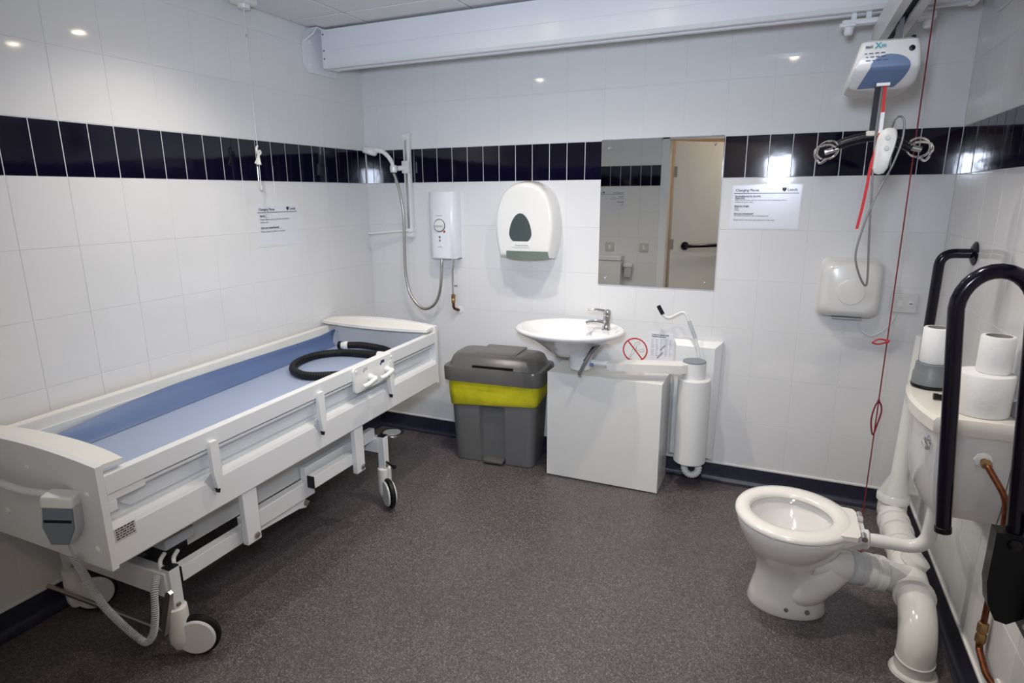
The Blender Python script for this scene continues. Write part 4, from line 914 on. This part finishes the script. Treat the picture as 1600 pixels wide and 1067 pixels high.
    MB().lathe([(.040, 0), (.046, .005), (.046, .03), (.03, .04)], (xs + .0, -.86, .205), (.5, 0, 1), 22).build('access_cap', PIPEW, p)
toilet()

def cistern():
    t = thing('cistern', (2.95, -1.0, .55), 'white ceramic toilet cistern on the right wall', 'cistern')
    y0, y1 = -1.20, -.80
    def plan(z, s, xb=3.052, bow=.03, dep=.185):
        n = 14; o = [V(xb, y0 + (1 - s) * .2, z)]
        for k in range(n + 1):
            u = k / n; y = (y0 + y1) / 2 + (u - .5) * (y1 - y0) * s; e = 1 - (2 * u - 1) ** 2
            o.append(V(xb - dep * s ** .5 - bow * e * s, y, z))
        o.append(V(xb, y1 - (1 - s) * .2, z)); return o
    MB().rings([plan(.552, .80, dep=.15), plan(.560, .84, dep=.165), plan(.60, .90, dep=.175), plan(.70, .965, dep=.183), plan(.83, .99)]).build('tank', mat('cistern_ceramic', (.72, .71, .70), .12, var=.01, coat=.3), t, ang=40)
    MB().rings([plan(.828, 1.02, dep=.192), plan(.834, 1.045, dep=.197), plan(.868, 1.05, dep=.198), plan(.878, 1.03, dep=.192), plan(.880, .98, dep=.18)]).build('lid', mat('lid_ceramic', (.78, .74, .67), .15, var=.01, coat=.3), t, ang=40)
    lv = MB().lathe([(.020, 0), (.020, .008), (.014, .014)], (2.865, -1.145, .785), (-1, -.1, 0), 18).tube([(2.852, -1.145, .785), (2.846, -1.165, .783), (2.846, -1.20, .778)], [.009, .010, .007], 10).build('flush_lever', CHROME, t)
    i = MB().lathe([(.024, 0), (.022, .004), (.010, .006)], (2.985, -1.196, .762), (0, -1, 0), 8).build('inlet_rose', WPLAST, t)
cistern()
def copper():
    t = thing('copper_supply', (3.02, -1.28, .2), 'copper water pipe rising along the right wall to the cistern', 'pipe')
    MB().tube(fillet([(2.985, -1.20, .762), (2.992, -1.225, .752), (3.032, -1.272, .685), (3.036, -1.276, .62), (3.036, -1.272, .27)], .03), .0085, 12).build('riser', COPPER, t)
    MB().lathe([(.011, 0), (.014, .002), (.014, .016), (.011, .018)], (2.987, -1.206, .760), (.2, -1, -.3), 6).build('tap_connector', MATS['brass'], t)
    MB().lathe([(.011, .292), (.0145, .288), (.0145, .262), (.011, .256), (.0145, .250), (.0145, .228), (.010, .222)], (3.036, -1.272, 0), seg=6).build('isolating_valve', MATS['brass'], t)
    MB().tube(fillet([(3.036, -1.272, .23), (3.036, -1.274, .205), (3.036, -1.36, .185), (3.046, -1.40, .182)], .02), .0095, 12).build('lower_bend', COPPER, t)
    MB().lathe([(.026, 0), (.024, .006), (.011, .008)], (3.054, -1.405, .182), (-1, 0, 0), 20).build('wall_rose', WPLAST, t)
    MB().box(3.020, 3.054, -1.290, -1.256, .452, .468, bev=.004).build('pipe_clip', WPLAST, t)
copper()

# ------------------------------------------------------------------ rolls and holder on the cistern
def roll(x, y, z, r, h, core, lab):
    t = thing('toilet_roll', (x, y, z), lab, 'toilet roll', 'toilet rolls on the cistern')
    MB().lathe([(core, z), (r - .003, z), (r, z + .004), (r, z + h - .004), (r - .003, z + h), (core, z + h), (core, z)], (x, y, 0), seg=36, caps=False).build('paper_wind', TISSUE, t, ang=50)
    MB().lathe([(core, z + .001), (core, z + h + .0005), (core - .002, z + h + .0005), (core - .002, z + .001)], (x, y, 0), seg=28, caps=False).build('core_tube', CARD, t, ang=50)
    return t
roll(2.978, -1.118, .881, .070, .122, .022, 'wide white toilet roll standing on the cistern lid, small roll on top')
roll(2.994, -1.108, 1.0035, .0425, .108, .032, 'small white toilet roll balanced on top of the wide roll')
roll(2.892, -.885, .965, .040, .118, .030, 'narrow white toilet roll standing in the grey holder')
def grey_holder():
    t = thing('roll_holder', (2.892, -.885, .881), 'round grey plastic holder on the far end of the cistern lid', 'holder')
    MB().lathe([(.046, .881), (.054, .884), (.054, .893)], (2.892, -.885, 0), seg=30).build('base_ring', BLKPL, t)
    MB().lathe([(.053, .893), (.052, .930), (.049, .934), (.047, .962), (.044, .9645)], (2.892, -.885, 0), seg=30).build('cup', mat('holder_grey', (.17, .185, .19), .4), t)
grey_holder()
def bar():
    t = thing('holder_rod', (2.97, -1.03, .881), 'black rod lying on the cistern lid behind the wide roll', 'rod')
    MB().cyl((2.880, -1.035, .8905), (3.046, -1.035, .8905), .009, seg=12).build('rod_shaft', BLKPL, t)
    for x in (2.880, 3.042): MB().lathe([(.010, -.004), (.010, .008)], (x, -1.035, .8915), (1, 0, 0), 12).build('rod_end', BLKPL, t)
bar()

# ------------------------------------------------------------------ grab rails
def grab_rails():
    t = thing('wall_grab_rail', (3.0, -.475, .7), 'black bent grab rail fixed to the right wall behind the cistern', 'grab rail')
    MB().tube(fillet([(3.048, -.475, 1.292), (2.948, -.478, 1.290), (2.944, -.482, .66), (3.048, -.480, .655)], .075, 10), .0178, 18).build('rail_tube', BLKGL, t)
    for z in (1.292, .655): MB().lathe([(.044, 0), (.044, .004), (.030, .012), (.020, .014)], (3.0545, -.475, z), (-1, 0, 0), 26).build('rail_flange', BLKGL, t)
    d = thing('drop_down_rail', (2.95, -1.5, .55), 'black U-shaped drop-down support rail folded up beside the cistern', 'grab rail')
    Y = -1.5
    pts = [(2.842, Y, .665), (2.792, Y, 1.23)]
    arc = [(2.792 + .075 * (1 - math.cos(a)) - .0, Y, 1.245 + .092 * math.sin(a)) for a in [PI * k / 14 for k in range(1, 14)]]
    path = [V(2.841, Y, .680)] + [V(2.841 - .049 * k / 6, Y, .680 + .565 * k / 6) for k in range(1, 7)] + [V(*p) for p in arc] + [V(2.942 + .045 * k / 6, Y, 1.245 - .56 * k / 6) for k in range(0, 7)]
    MB().tube(path, .0178, 20).build('rail_tube', BLKGL, d)
    MB().lathe([(.0195, 0), (.0195, .014), (.016, .016)], (2.842, Y, .667), (-.085, 0, 1), 20).build('tube_cap', BLKPL, d)
    pl = [(2.945, .70), (3.03, .70), (3.03, .48), (3.00, .455), (2.975, .46), (2.955, .50), (2.945, .56)]
    b = MB().prism(pl, lambda x, z: V(x, Y - .022, z), lambda x, z: V(x, Y + .022, z)).build('hinge_block', BLKPL, d, ang=30)
    MB().lathe([(.016, 0), (.014, .006), (.006, .008)], (2.985, Y - .022, .675), (0, -1, 0), 14).build('hinge_pin', BLKGL, b)
    MB().box(3.03, 3.054, Y - .055, Y + .055, .44, .74, bev=.006).build('wall_plate', BLKPL, d)
    for y in (Y - .04, Y + .04): MB().lathe([(.007, 0), (.006, .003)], (3.03, y, .47), (-1, 0, 0), 10).build('plate_screw', STEEL, b)
grab_rails()

# ------------------------------------------------------------------ things on the doorway wall, seen in the mirror
def front_things():
    for x, z, lab in ((.80, .995, 'square white switch plate reflected above the sanitary bin box'), (1.145, .995, 'square white switch plate reflected nearest the door frame')):
        s = thing('switch_plate', (x, FRONT, z - .044), lab, 'switch')
        B(x - .043, x + .043, FRONT + .001, FRONT + .011, z - .043, z + .043, bev=.003).build('face_plate', mat('plate_grey', (.55, .55, .53), .35), s)
        B(x - .012, x + .012, FRONT + .010, FRONT + .015, z - .02, z + .02, bev=.002).build('rocker', WPLAST, s)
    c = thing('wall_cabinet', (.70, FRONT, .45), 'white wall box reflected in the lower left corner of the mirror', 'cabinet')
    B(.48, .945, FRONT + .001, FRONT + .13, .45, .865, bev=.006).build('box_body', WPAINT, c)
    B(.475, .950, FRONT + .001, FRONT + .14, .867, .915, bev=.008).build('box_lid', WPAINT, c)
    h = thing('roll_dispenser', (1.0, FRONT, .70), 'small wall holder reflected beside the wall box', 'holder')
    B(.955, 1.045, FRONT + .001, FRONT + .06, .80, .835, bev=.005).build('holder_top', WPLAST, h)
    B(.965, 1.038, FRONT + .001, FRONT + .05, .70, .80, bev=.004).build('holder_body', GRYLT, h)
front_things()
